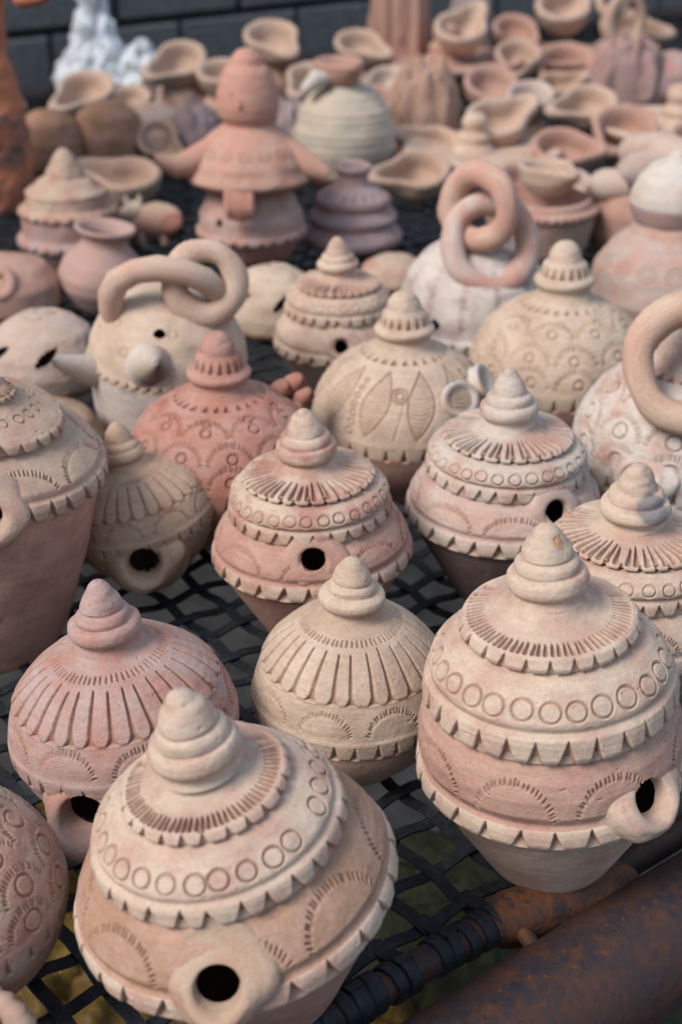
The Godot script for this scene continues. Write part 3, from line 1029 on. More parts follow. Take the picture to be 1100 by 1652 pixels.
func build_front_pots() -> void:
	tiered_pot({"c": Vector3(-0.069, 0.112, -0.706), "r": 0.1083, "roll": 10.5, "pitch": 4.0, "res": 0.0008, "slip": CREAM, "body": PINK, "bias": 0.34, "mid": [PINK, Color(0.42, 0.26, 0.18), 0.7], "low": [PINK, ROSE, 0.5],
		"flange": 0.62, "squash": 0.66, "collar": 0.94, "taper": 0.84, "archh": 0.24, "finial_size": 0.95, "spout": [0.0, 1.16, 0.35, 0.18, 0.26, 0.0], "rphase": 0.2, "skip": [18], "aphase": 0.15, "spout_colour": [SAND, Color(0.46, 0.30, 0.215), 0.55],
		"label": "large cream tiered clay lantern leaning left in the front, spout facing the camera"})
	tiered_pot({"c": Vector3(0.156, 0.102, -0.853), "r": 0.1015, "flange": 0.62, "roll": 4.0, "pitch": 0.0, "res": 0.0008, "slip": CREAM, "body": PINK, "bias": 0.22, "mid": [PINK, ROSE, 0.15], "low": [PINK, CREAM, 0.55],
		"stains": [[Vector3(0.008, 0.288, 0.012), 0.006, Color(0.55, 0.27, 0.14)]], "spout": [0.64, 1.18, 0.22, 0.20, 0.30, 0.05], "aphase": 0.5, "spout_colour": [CREAM, PINK, 0.35],
		"label": "big upright cream tiered clay lantern standing by the rusty pipe, spout at its right"})
	round_pot({"c": Vector3(-0.173, 0.086, -0.920), "r": 0.0905, "roll": 6.0, "ry": 0.79, "res": 0.0010, "style": "petal", "slip": Color(0.48, 0.345, 0.315), "body": ROSE, "bias": 0.45, "low": [MAUVE, ROSE, 0.3], "petals": 31, "spout": [-0.22, 0.64, 0.0, 0.27, 0.6, 0.0],
		"label": "rosy mauve round clay lantern with fluted petal dome, between bucket shaped pot and front lantern"})
	round_pot({"c": Vector3(0.009, 0.074, -0.978), "r": 0.0827, "roll": 0.0, "res": 0.0010, "style": "petal", "slip": CREAM, "body": SAND, "bias": 0.5, "low": [SAND, PINK, 0.4], "petals": 28, "aphase": 0.1,
		"label": "sandy cream round clay lantern with petal dome, right behind the leaning front lantern"})
	# the tall pot at the left edge
	tiered_pot({"c": Vector3(-0.335, 0.195, -1.184), "r": 0.118, "roll": -9.0, "pitch": 3.0, "res": 0.0011, "slip": SAND, "body": ROSE, "bias": 0.15, "straight": true, "lift": 0.7, "squash": 0.44, "taper": 0.68, "collar": 0.62, "finial": false, "low": [Color(0.60, 0.36, 0.28), ROSE, 0.35], "n1": 34, "n2": 26, "nr": 20, "arches": 8, "aphase": 0.75,
		"archh": 0.2, "spout": [0.27, 1.72, 0.3, 0.17, 0.2, 0.0], "label": "tall bucket shaped reddish clay lantern cut off by the left edge of the photo"})
	round_pot({"c": Vector3(-0.270, 0.080, -0.722), "r": 0.0850, "roll": 4.0, "res": 0.0010, "style": "rings", "slip": SAND, "body": ROSE, "bias": 0.6, "rr": 0.085, "label": "brown round clay pot in the lower left corner, stamped with rings and dotted arches"})
	var corner := get_node("clay_lantern_005")
	var hp := []
	var hr := []
	for k in 26:
		var a := -0.5 + k * 0.11
		hp.append(Vector3(0.052 + 0.020 * sin(a * 1.1), 0.030 + 0.030 * cos(a), 0.078 + 0.012 * sin(a)))
		hr.append(0.0085 + 0.0012 * sin(k * 2.1))
	part("curled_handle", coil(hp, hr, 14, SAND, ROSE, 0.5), clay, corner)

func build_middle_pots() -> void:
	round_pot({"c": Vector3(-0.208, 0.074, -1.295), "r": 0.0760, "roll": 11.0, "ry": 0.76, "res": 0.0014, "style": "petal", "slip": Color(0.60, 0.43, 0.31), "body": Color(0.53, 0.35, 0.25), "bias": 0.5, "petals": 27, "spout": [0.12, 0.66, 0.1, 0.30, 0.4, 0.0], "aphase": 0.4,
		"label": "tan round clay lantern with dark grooved petals, tucked behind the bucket shaped pot"})
	tiered_pot({"c": Vector3(-0.028, 0.098, -1.184), "r": 0.0976, "roll": 2.0, "res": 0.0011, "style": 1, "slip": CREAM, "body": ROSE, "bias": 0.48, "mid": [PINK, ROSE, 0.45], "low": [ROSE, PINK, 0.4], "squash": 0.64, "taper": 0.885, "collar": 1.14, "flange": 0.5, "spout": [0.05, 1.31, 0.25, 0.17, 0.10, 0.0, 0.2], "spout_colour": [PINK, ROSE, 0.4], "nr": 30,
		"label": "pinkish tiered clay lantern in the middle, round dark mouth facing the camera"})
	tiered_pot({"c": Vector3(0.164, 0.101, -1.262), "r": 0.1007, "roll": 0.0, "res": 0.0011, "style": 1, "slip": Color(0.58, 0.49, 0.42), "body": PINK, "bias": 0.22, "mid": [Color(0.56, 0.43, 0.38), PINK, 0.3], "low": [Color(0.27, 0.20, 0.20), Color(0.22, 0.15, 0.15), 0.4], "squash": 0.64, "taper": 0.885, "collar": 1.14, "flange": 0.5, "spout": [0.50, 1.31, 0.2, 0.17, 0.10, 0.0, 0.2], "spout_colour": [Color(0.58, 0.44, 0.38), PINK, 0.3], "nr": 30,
		"label": "pale tiered clay lantern with a grey mauve bowl, its darkness partly painted shade, behind the upright front lantern"})  # dark bowl colour: partly its own clay, partly shade painted in
	tiered_pot({"c": Vector3(0.250, 0.099, -1.062), "r": 0.0991, "roll": 0.0, "res": 0.0011, "style": 1, "slip": CREAM, "body": PINK, "bias": 0.3, "squash": 0.64, "taper": 0.885, "collar": 1.14, "flange": 0.5, "low": [PINK, ROSE, 0.3], "nr": 26, "stains": [[Vector3(0.012, 0.212, 0.025), 0.016, Color(0.20, 0.195, 0.21)], [Vector3(0.010, 0.243, 0.012), 0.010, Color(0.22, 0.215, 0.23)]],
		"label": "cream tiered clay lantern with grey stained finial at the right edge of the photo"})
	tiered_pot({"c": Vector3(-0.004, 0.088, -1.770), "r": 0.0876, "roll": 0.0, "res": 0.0016, "style": 1, "slip": CREAM, "body": PINK, "bias": 0.35, "squash": 0.75, "taper": 0.90, "collar": 1.1, "flange": 0.5, "spout": [0.05, 1.22, 0.2, 0.16, 0.15, 0.0, 0.2], "arches": 0,
		"label": "small cream tiered clay lantern beside the slit vented lid, mouth facing forward"})
	# the red dome pot
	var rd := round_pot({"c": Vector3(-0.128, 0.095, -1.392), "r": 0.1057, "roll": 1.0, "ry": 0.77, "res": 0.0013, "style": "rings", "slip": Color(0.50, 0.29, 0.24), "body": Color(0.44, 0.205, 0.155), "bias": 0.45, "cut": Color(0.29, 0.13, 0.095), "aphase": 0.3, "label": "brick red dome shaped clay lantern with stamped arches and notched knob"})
	for k in 5:
		var q := Vector3(0.072 + 0.013 * cos(k * 1.257), 0.150 + 0.015 * sin(k * 1.257), -0.030 - 0.004 * (k % 2))
		part("flower_petal", coil([q, q + Vector3(0.005, 0.004, 0.004)], [0.0108], 10, ROSE, RED, 0.5), clay, rd)
	# the cream leaf pot with two ears
	var lp := round_pot({"c": Vector3(0.072, 0.095, -1.510), "r": 0.1057, "roll": 0.0, "ry": 0.83, "res": 0.0014, "style": "leaves", "slip": CREAM, "body": SAND, "bias": 0.45, "low": [PINK, ROSE, 0.4], "label": "cream dome shaped clay lantern pressed with long leaves, two small ring lips at right"})
	var lip := Lathe.new([Vector3(1.2, -0.8, 1), Vector3(1.05, -0.1, 1), Vector3(1.15, 0.35, 1), Vector3(1.0, 0.5, 1), Vector3(0.78, 0.42, 1), Vector3(0.62, 0.1, 1), Vector3(0.5, -0.3, 1), Vector3(0.0, -0.35, 1)], 0.0215, 0.0016, 0.0, 2, 0.08)
	lip.finish([[9, PALE, CREAM, 0.4]], wob, tint, 0.001, Vector3(4, 4, 0), CUT)
	for d in [Vector3(0.058, 0.138, 0.064), Vector3(0.088, 0.142, 0.022)]:
		var z: Vector3 = (d - Vector3(0, 0.085, 0)).normalized()
		var x := Vector3.UP.cross(z).normalized()
		part("ring_lip", lip.mesh(), clay, lp, Transform3D(Basis(x * 1.15, z * 0.6, x.cross(z) * 0.85), d))
	var cp := round_pot({"c": Vector3(0.277, 0.086, -1.680), "r": 0.1143, "roll": 0.0, "ry": 0.85, "res": 0.0015, "style": "rings", "slip": CREAM, "body": SAND, "bias": 0.35, "low": [PINK, ROSE, 0.4], "mar": 0.35, "aphase": 0.1, "label": "wide cream dome shaped clay lantern with faint arches, between leaf pot and ring handled pot"})
	for k in 5:
		for side in 2:
			var q := Vector3(0.088 - 0.030 * side + 0.011 * cos(k * 1.26), 0.148 - 0.010 * side + 0.010 * sin(k * 1.26), 0.016 + 0.05 * side)
			part("flower_petal", coil([q, q + Vector3(0.003, 0.002, 0.003)], [0.007], 8, CREAM, SAND, 0.4), clay, cp)
	# the pot with a ring handle at the right edge
	var rp := round_pot({"c": Vector3(0.367, 0.104, -1.397), "r": 0.1152, "roll": 0.0, "res": 0.0014, "style": "rings", "slip": PALE, "body": PINK, "bias": 0.2, "rr": 0.072, "aphase": 0.45, "finial": false, "spout": [-0.55, 0.98, 0.1, 0.19, 0.5, 0.0],
		"label": "pale ring handled clay lantern cut by the right edge, arches and circles on its dome"})
	part("neck", lathe([Vector3(0.32, 1.76, 1), Vector3(0.26, 1.9, 1), Vector3(0.20, 2.1, 1), Vector3(0.17, 2.4, 1), Vector3(0.0, 2.45, 1)], 0.1152, 0.003, [[9, PALE, PINK, 0.4]]).mesh(), clay, rp)
	part("ring_handle", coil(ring_path(Vector3(-0.012, 0.228, 0.075), Vector3(-0.10, 0.45, 0.85), 0.057), rolled(0.0172), 20, Color(0.57, 0.37, 0.28), CREAM, 0.3, true, 0.003), clay, rp)
	part("ring_handle", coil(ring_path(Vector3(0.012, 0.275, 0.045), Vector3(0.95, 0.1, 0.35), 0.052), rolled(0.016), 20, CREAM, PINK, 0.5, true, 0.003), clay, rp)
	# the pale pot with linked rings
	var u := 0.1103
	var op := thing("ring_pot", "bluish white clay pot topped by two linked pink rings", "clay pot", "", Vector3(0.190, 0.0, -1.913))
	var L := Lathe.new([Vector3(0.02, 0, 5), Vector3(0.7, 0, 5), Vector3(0.88, 0.2, 3), Vector3(0.97, 0.45, 2), Vector3(1.03, 0.52, 1), Vector3(1.03, 0.60, 1), Vector3(0.98, 0.64, 1), Vector3(0.97, 0.9, 1.5), Vector3(0.88, 1.2, 1.5), Vector3(0.7, 1.45, 1.5), Vector3(0.45, 1.62, 1.5), Vector3(0.2, 1.74, 1.5), Vector3(0, 1.78, 1.5)], u, 0.002, -0.1)
	notches(L, 34, 0.50, 0.62, 0.05 * u, 0.05 * u, 0.2)
	for k in 13:
		var t := -PI + TAU * k / 13.0
		for q in 9:
			L.ring(t, L.s_at(0.72 + q * 0.085), 0.032 * u, 0.014 * u, 0.02 * u)
	L.holes.append([Vector3(-0.062, 0.088, 0.088), 0.009])
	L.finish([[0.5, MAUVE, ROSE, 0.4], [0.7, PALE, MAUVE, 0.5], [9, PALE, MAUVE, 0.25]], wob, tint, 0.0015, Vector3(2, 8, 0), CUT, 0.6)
	part("body", L.mesh(), clay, op)
	part("ring", coil(ring_path(Vector3(0.012, 0.190, 0.050), Vector3(0.10, 0.38, 0.9), 0.053, 40, 1.05), rolled(0.0172), 18, Color(0.55, 0.32, 0.26), PALE, 0.3, true, 0.003), clay, op)
	part("ring", coil(ring_path(Vector3(-0.004, 0.240, 0.045), Vector3(-0.62, 0.1, 0.8), 0.043, 40, 1.05), rolled(0.0175), 18, Color(0.57, 0.33, 0.265), CREAM, 0.2, true, 0.003), clay, op)
	# the wide pot with a horn, a lump and linked rings
	u = 0.0994
	var tp := thing("ring_pot", "cream wide clay pot with horn shaped spout and linked coil rings", "clay pot", "")
	L = Lathe.new([Vector3(0.02, 0, 5), Vector3(0.70, 0, 5), Vector3(0.80, 0.08, 3), Vector3(0.90, 0.5, 3), Vector3(0.965, 0.95, 2), Vector3(0.985, 1.14, 1), Vector3(1.0, 1.17, 1), Vector3(1.005, 1.20, 1), Vector3(0.99, 1.24, 1), Vector3(0.98, 1.26, 1), Vector3(0.94, 1.45, 1.5), Vector3(0.82, 1.70, 1.5), Vector3(0.60, 1.91, 1.5), Vector3(0.3, 2.04, 1.5), Vector3(0, 2.08, 2)], u, 0.0016, 0.12)
	notches(L, 44, 1.15, 1.24, 0.035 * u, 0.05 * u, 0.2)
	for k in 10:
		L.ring(-1.6 + k * 0.36, L.s_at(1.55 + 0.12 * (k % 3)), 0.055 * u, 0.014 * u, 0.016 * u)
	L.holes.append([Vector3(-0.002, 0.176, 0.068), 0.009])
	L.finish([[0.25, BROWN, ROSE, 0.3], [1.12, PALE, MAUVE, 0.25], [9, CREAM, SAND, 0.25]], wob, tint, 0.0018, Vector3(6, 8, 0), CUT, 0.8)
	part("body", L.mesh(), clay, tp)
	part("horn_spout", coil([Vector3(-0.078, 0.112, 0.042), Vector3(-0.098, 0.120, 0.055), Vector3(-0.120, 0.132, 0.066)], [0.022, 0.017, 0.0095], 16, PALE, CREAM, 0.3), clay, tp)
	part("lump", coil([Vector3(-0.016, 0.138, 0.076), Vector3(-0.012, 0.147, 0.084), Vector3(-0.010, 0.149, 0.088)], [0.027, 0.026, 0.024], 18, PALE, CREAM, 0.3), clay, tp)
	part("ring", coil(ring_path(Vector3(0.046, 0.226, 0.022), Vector3(0.12, 0.35, 0.92), 0.037), rolled(0.0152), 18, CREAM, Color(0.57, 0.37, 0.29), 0.5, true, 0.003), clay, tp)
	part("ring", coil([Vector3(-0.064, 0.186, 0.028), Vector3(-0.063, 0.208, 0.033), Vector3(-0.054, 0.228, 0.038), Vector3(-0.034, 0.243, 0.041), Vector3(-0.008, 0.249, 0.042), Vector3(0.022, 0.245, 0.040), Vector3(0.046, 0.234, 0.032), Vector3(0.060, 0.216, 0.018), Vector3(0.062, 0.196, 0.002)], [0.0150, 0.0158, 0.0148, 0.0145, 0.0156], 18, CREAM, Color(0.57, 0.37, 0.29), 0.55, false, 0.003), clay, tp)
	stand(tp, Vector3(-0.214, 0.119, -1.630), 1.17 * u, -4.0, 5.0)

# ------------------------------------------------------------------ the blurred pieces behind
func cup_mesh(slip: Color, body: Color, pinch: float) -> ArrayMesh:   # an oil lamp's cup, its rim drawn out into a lip towards +z
	var L := Lathe.new([Vector3(0.02, 0, 1), Vector3(0.40, 0, 1), Vector3(0.62, 0.12, 1), Vector3(0.88, 0.45, 1), Vector3(0.98, 0.74, 1), Vector3(1.0, 0.88, 1), Vector3(0.92, 0.97, 1), Vector3(0.80, 0.94, 1), Vector3(0.70, 0.78, 1), Vector3(0.62, 0.45, 1), Vector3(0.40, 0.22, 1), Vector3(0.0, 0.19, 1)], 1.0, 0.07, 0.0, 1, 0.12)
	var bend := func(p: Vector3) -> Vector3:
		var k := clampf(p.y / 0.7, 0.0, 1.0)
		var a := atan2(p.x, p.z)
		var g := 1.0 + pinch * k * exp(-a * a / 0.16) - 0.22 * pinch * k * exp(-pow(absf(a) - 0.9, 2.0) / 0.25)
		return Vector3(p.x * g * (1.0 - 0.10 * k), p.y + 0.10 * k * pinch * exp(-a * a / 0.16), p.z * g)
	L.finish([[9, slip, body, 0.4]], wob, tint, 0.03, Vector3(rng.randf_range(-9, 9), 0, 0), CUT, 1.0, bend)
	return L.mesh()

var cups := []

func cup_on(parent: Node3D, at: Vector3, R: float, turn: float, kind: int, tip := 0.0, called := "cup") -> void:
	var b := Basis(Vector3.RIGHT, tip) * Basis(Vector3.UP, turn)
	part(called, cups[kind % cups.size()], clay, parent, Transform3D(b.scaled(Vector3.ONE * R), at))

func figure(called: String, label: String, at: Vector3, w: float, hgt: float, depth: float, marks: Array, slip: Color, body: Color, turn := 0.0) -> Node3D:
	var o := thing(called, label, "figurine", "", at)
	var L := Lathe.new([Vector3(0.02, 0, 1), Vector3(1.05, 0, 1), Vector3(1.1, 0.05, 1), Vector3(1.05, 0.12, 1), Vector3(0.95, 0.16, 1), Vector3(0.97, 0.5, 1), Vector3(0.92, 0.75, 1), Vector3(0.72, 0.92, 1), Vector3(0.4, 0.99, 1), Vector3(0.0, 1.0, 1)], 1.0, 0.022, 0.0, 2, 0.1)
	for m in marks:
		L.bump(m[0], L.s_at(m[1]), m[2], m[3], m[4])
	for k in 70:
		L.bump(rng.randf_range(-1.9, 1.9), L.s[L.nr - 1] * rng.randf_range(0.35, 0.95), rng.randf_range(0.04, 0.10), rng.randf_range(0.04, 0.10), rng.randf_range(-0.12, 0.14))
	var fit := func(p: Vector3) -> Vector3: return Vector3(p.x * w, p.y * hgt, p.z * depth)
	L.finish([[9, slip, body, 0.45]], wob, tint, 0.02, at, CUT, 0.5, fit)
	var cut := L.row_at(0.14)
	part("plinth", L.mesh(0, cut), clay, o)
	part("relief", L.mesh(cut, L.nr - 1), clay, o)
	o.rotation.y = turn
	return o

func lamp_cluster(label: String, at: Vector3, R: float, hgt: float, kn: Vector3, cup_list: Array, slip: Color, body: Color) -> Node3D:
	var o := thing("oil_lamp_cluster", label, "oil lamp", "clusters of oil lamp cups around a knob", at)
	part("dish", lathe([Vector3(0.02, 0, 1), Vector3(0.55, 0, 1), Vector3(0.62, 0.06, 1), Vector3(0.72, 0.25, 1), Vector3(0.98, 0.40, 1), Vector3(1.0, 0.47, 1), Vector3(0.94, 0.49, 1), Vector3(0.7, 0.42, 1), Vector3(0.3, 0.40, 1), Vector3(0, 0.40, 1)], R, 0.006, [[9, slip, body, 0.4]], 0.003).mesh(), clay, o)
	part("knob", lathe([Vector3(0.9, 0, 1), Vector3(0.95, 0.10, 1), Vector3(0.72, 0.42, 1), Vector3(0.55, 0.55, 1), Vector3(0.62, 0.66, 1), Vector3(0.60, 0.80, 1), Vector3(0.42, 0.92, 1), Vector3(0.40, 1.02, 1), Vector3(0.48, 1.2, 1), Vector3(0.44, 1.42, 1), Vector3(0.26, 1.58, 1), Vector3(0, 1.62, 1)], hgt, 0.004, [[hgt * 0, slip, body, 0.3], [9, slip, body, 0.3]], 0.002).mesh(), clay, o, Transform3D(Basis(), kn))
	for k in cup_list.size():
		var c: Array = cup_list[k]
		cup_on(o, c[0], c[1] * 1.12, c[2], k + int(R * 1000), c[3] if c.size() > 3 else 0.42)
	return o

func jar(called: String, label: String, category: String, at: Vector3, u: float, pts: Array, slip: Color, body: Color, bias: float, roll := 0.0, res := 0.004, group := "") -> Node3D:
	var o := thing(called, label, category, group, at)
	o.rotation_degrees.z = roll
	part("body", lathe(pts, u, res, [[9, slip, body, bias]], 0.002).mesh(), clay, o)
	return o

func build_back_pieces() -> void:
	for k in 5:
		cups.append(cup_mesh([CREAM, PINK, SAND, Color(0.52, 0.36, 0.30), PALE][k], [PINK, ROSE, PINK, ROSE, PINK][k], [0.55, 0.35, 0.6, 0.15, 0.45][k]))
	# lids with slit vents
	for q in [[Vector3(-0.103, 0, -2.057), 0.0713, CREAM, "cream domed vent lid with a dark slit and spiral top, behind the linked ring pot"], [Vector3(-0.409, 0, -1.826), 0.078, Color(0.56, 0.43, 0.37), "pale pink domed vent lid with dark slits at the left, over the open net"]]:
		var o := thing("vented_lid", q[3], "clay lid", "domed clay lids with slit vents", q[0])
		var u: float = q[1]
		var L := Lathe.new([Vector3(0.02, 0.0, 2), Vector3(0.88, 0, 2), Vector3(1.0, 0.12, 1), Vector3(1.05, 0.45, 1), Vector3(0.98, 0.78, 1), Vector3(0.8, 1.08, 1), Vector3(0.55, 1.26, 1), Vector3(0.5, 1.27, 1), Vector3(0.44, 1.31, 1), Vector3(0.3, 1.34, 1), Vector3(0.27, 1.32, 1), Vector3(0.2, 1.37, 1), Vector3(0, 1.38, 1)], u, 0.0022)
		for a in [-0.75, 0.25, 1.2]:
			for k in 7:
				var f := k / 6.0
				var i := L.row_at(0.70 + 0.28 * f)
				var t: float = a - 0.22 + 0.42 * f
				L.holes.append([Vector3(L.r[i] * sin(t), L.y[i], L.r[i] * cos(t)), u * (0.04 + 0.075 * sin(PI * f))])
			for w in 3:
				L.ring(a + 0.5, L.s_at(0.55), u * (0.08 + 0.07 * w), 0.014 * u, 0.02 * u)
		L.finish([[0.2, ROSE, BROWN, 0.4], [9, q[2], SAND, 0.3]], wob, tint, 0.002, q[0], CUT, 0.6)
		part("dome", L.mesh(), clay, o)
		part("spiral_top", coil([Vector3(0.010, u * 1.36, 0), Vector3(0, u * 1.37, 0.010), Vector3(-0.012, u * 1.35, 0), Vector3(0, u * 1.34, -0.016), Vector3(0.018, u * 1.32, 0), Vector3(0, u * 1.31, 0.020)], [0.004], 8, q[2], SAND, 0.3), clay, o)
	# the vase
	var va := thing("clay_vase", "small plain mauve pink vase with open flared mouth, behind the horn spouted pot", "vase", "", Vector3(-0.382, 0, -2.141))
	va.rotation_degrees.z = -7.0
	var vu := 0.0695
	var VL := lathe([Vector3(0.02, 0, 1), Vector3(0.5, 0, 1), Vector3(0.72, 0.2, 1), Vector3(0.95, 0.55, 1), Vector3(1.0, 0.85, 1), Vector3(0.9, 1.15, 1), Vector3(0.65, 1.42, 1), Vector3(0.52, 1.58, 1), Vector3(0.52, 1.72, 1), Vector3(0.66, 1.86, 1), Vector3(0.70, 1.92, 1), Vector3(0.67, 1.98, 1), Vector3(0.56, 1.95, 1), Vector3(0.42, 1.75, 1), Vector3(0.42, 1.4, 1), Vector3(0.7, 1.0, 1), Vector3(0.4, 0.3, 1), Vector3(0, 0.25, 1)], vu, 0.003, [[9, Color(0.46, 0.31, 0.285), PINK, 0.35]], 0.001)
	var vc := VL.row_at(1.70)
	part("body", VL.mesh(0, vc), clay, va)
	part("mouth", VL.mesh(vc, VL.nr - 1), clay, va)
	# the spiral shell piece at the left edge
	var sp := jar("spiral_pot", "rosy clay pot with a coiled eye, cut by the left edge beside the mauve vase", "clay pot", Vector3(-0.520, 0, -2.11), 0.085, [Vector3(0.02, 0, 1), Vector3(0.75, 0, 1), Vector3(1.0, 0.3, 1), Vector3(0.98, 0.7, 1), Vector3(0.7, 1.0, 1), Vector3(0.3, 1.15, 1), Vector3(0, 1.18, 1)], ROSE, PINK, 0.5)
	part("coiled_eye", coil(ring_path(Vector3(0.005, 0.075, 0.068), Vector3(0.1, 0.5, 0.85), 0.019), [0.009], 12, PINK, ROSE, 0.4, true), clay, sp)
	# layered cone pot
	var cn := thing("cone_pot", "cone shaped clay pot of stacked scalloped tiers at the left, under the terracotta figure", "clay pot", "", Vector3(-0.471, 0, -2.40))
	var CL := Lathe.new([Vector3(0.02, 0, 2), Vector3(0.75, 0, 2), Vector3(0.95, 0.35, 1), Vector3(1.05, 0.42, 1), Vector3(1.03, 0.52, 1), Vector3(0.92, 0.56, 1), Vector3(0.9, 0.95, 1), Vector3(0.98, 1.0, 1), Vector3(0.95, 1.08, 1), Vector3(0.82, 1.14, 1), Vector3(0.78, 1.35, 1), Vector3(0.80, 1.40, 1), Vector3(0.62, 1.5, 1), Vector3(0.5, 1.62, 1), Vector3(0.38, 1.66, 1), Vector3(0.36, 1.75, 1), Vector3(0.2, 2.05, 1), Vector3(0.07, 2.18, 1), Vector3(0, 2.2, 1)], 0.0892, 0.003, 0.0, 1)
	notches(CL, 26, 0.40, 0.54, 0.006, 0.006, 0.0)
	notches(CL, 26, 0.98, 1.1, 0.006, 0.006, 0.0)
	CL.finish([[0.6, ROSE, MAUVE, 0.5], [1.0, MAUVE, ROSE, 0.5], [9, SAND, ROSE, 0.35]], wob, tint, 0.003, Vector3(7, 7, 0), CUT)
	var c0 := CL.row_at(0.56)
	var c1 := CL.row_at(1.14)
	part("bowl", CL.mesh(0, c0), clay, cn)
	part("tier", CL.mesh(c0, c1), clay, cn)
	part("cone_top", CL.mesh(c1, CL.nr - 1), clay, cn)
	# the little animal
	var an := thing("animal_figurine", "small pale clay animal with pricked ears and brown rump, behind the vase", "figurine", "", Vector3(-0.344, 0, -2.507))
	part("body", coil([Vector3(-0.012, 0.040, 0), Vector3(0.01, 0.042, 0), Vector3(0.026, 0.040, 0)], [0.030, 0.034, 0.030], 16, SAND, ROSE, 0.5, false, 0.004), clay, an)
	part("rump", coil([Vector3(0.028, 0.038, 0.006), Vector3(0.034, 0.038, 0.008)], [0.027, 0.025], 14, Color(0.30, 0.14, 0.11), ROSE, 0.2), clay, an)
	part("head", coil([Vector3(-0.030, 0.058, 0.006), Vector3(-0.042, 0.056, 0.012)], [0.021, 0.015], 14, CREAM, SAND, 0.4), clay, an)
	for k in 2:
		part("ear", coil([Vector3(-0.040 + 0.022 * k, 0.074, 0.004), Vector3(-0.043 + 0.026 * k, 0.086, 0.004)], [0.007, 0.004], 8, PALE, PALE, 0.3), clay, an)
		part("leg", coil([Vector3(-0.015 + 0.04 * k, 0.03, 0.016), Vector3(-0.015 + 0.04 * k, 0.007, 0.018)], [0.010, 0.008], 8, SAND, ROSE, 0.4), clay, an)
	build_lady()
	# tiered bottle
	var bo := thing("tiered_bottle", "mauve tiered clay bottle with narrow open neck, right of the caped figure", "clay bottle", "", Vector3(0.022, 0, -2.499))
	var BL := Lathe.new([Vector3(0.02, 0, 2), Vector3(0.85, 0, 1), Vector3(0.98, 0.1, 1), Vector3(1.0, 0.22, 1), Vector3(0.88, 0.38, 1), Vector3(0.80, 0.45, 1), Vector3(0.86, 0.5, 1), Vector3(0.88, 0.6, 1), Vector3(0.75, 0.75, 1), Vector3(0.70, 0.8, 1), Vector3(0.76, 0.86, 1), Vector3(0.74, 0.98, 1), Vector3(0.5, 1.14, 1), Vector3(0.32, 1.22, 1), Vector3(0.29, 1.4, 1), Vector3(0.36, 1.5, 1), Vector3(0.38, 1.58, 1), Vector3(0.34, 1.62, 1), Vector3(0.24, 1.58, 1), Vector3(0.18, 1.3, 1), Vector3(0, 1.25, 1)], 0.0899, 0.003, 0.0, 1)
	for k in 18:
		BL.groove(-PI + TAU * k / 18.0, BL.s_at(1.0), -PI + TAU * k / 18.0 + 0.08, BL.s_at(1.12), 0.003, 0.002, 0.004)
	BL.finish([[9, Color(0.45, 0.34, 0.345), ROSE, 0.22]], wob, tint, 0.0015, Vector3(3, 3, 3), CUT)
	var b0 := BL.row_at(1.24)
	part("body", BL.mesh(0, b0), clay, bo)
	part("neck", BL.mesh(b0, BL.nr - 1), clay, bo)
	# the grey domed jug
	var jg := thing("domed_jug", "big greyish cream domed jug with a pinched cup on top, in the back", "clay jug", "", Vector3(0.007, 0, -2.93))
	var JL := Lathe.new([Vector3(0.02, 0, 2), Vector3(0.6, 0, 2), Vector3(0.85, 0.25, 1), Vector3(0.98, 0.7, 1), Vector3(0.97, 1.05, 1), Vector3(0.84, 1.45, 1), Vector3(0.6, 1.75, 1), Vector3(0.3, 1.9, 1), Vector3(0, 1.95, 1)], 0.1082, 0.004, 0.0, 1)
	for k in 9:
		for q in 20:
			JL.groove(-2.0 + q * 0.2, JL.s_at(0.6 + k * 0.13), -1.8 + q * 0.2, JL.s_at(0.6 + k * 0.13), 0.004, 0.004, 0.0022)
	JL.holes.append([Vector3(0.062, 0.125, 0.072), 0.007])
	JL.finish([[0.3, BROWN, ROSE, 0.4], [9, GREY, CREAM, 0.3]], wob, tint, 0.002, Vector3(1, 6, 3), CUT, 0.1)
	part("body", JL.mesh(), clay, jg)
	cup_on(jg, Vector3(-0.01, 0.195, 0), 0.058, 0.4, 1)
	part("leaf_lip", coil([Vector3(-0.035, 0.218, 0.03), Vector3(-0.055, 0.222, 0.045), Vector3(-0.075, 0.205, 0.05)], [0.012, 0.020, 0.012], 10, PALE, GREY, 0.3), clay, jg)
	# lamp clusters
	lamp_cluster("oil lamp cluster with a round pale knob, in the middle distance above the linked rings", Vector3(0.290, 0, -2.92), 0.165, 0.058, Vector3(-0.014, 0.050, -0.03), [
		[Vector3(0.040, 0.062, -0.115), 0.066, 2.2], [Vector3(0.160, 0.040, 0.035), 0.060, 1.4], [Vector3(-0.142, 0.025, 0.165), 0.060, -1.3], [Vector3(0.058, 0.022, 0.225), 0.054, 0.5], [Vector3(0.155, 0.010, 0.195), 0.05, 1.0], [Vector3(-0.10, 0.03, -0.07), 0.055, -2.0]], CREAM, PINK)
	lamp_cluster("oil lamp cluster at the right edge with a pinkish knob and open lips", Vector3(0.725, 0, -3.14), 0.175, 0.066, Vector3(0.020, 0.055, -0.02), [
		[Vector3(-0.163, 0.042, -0.16), 0.064, -1.2], [Vector3(-0.120, 0.030, 0.075), 0.072, -0.5], [Vector3(0.02, 0.03, 0.15), 0.06, 0.3], [Vector3(0.12, 0.035, 0.11), 0.06, 0.7], [Vector3(0.10, 0.045, -0.17), 0.066, 2.0]], CREAM, PINK)
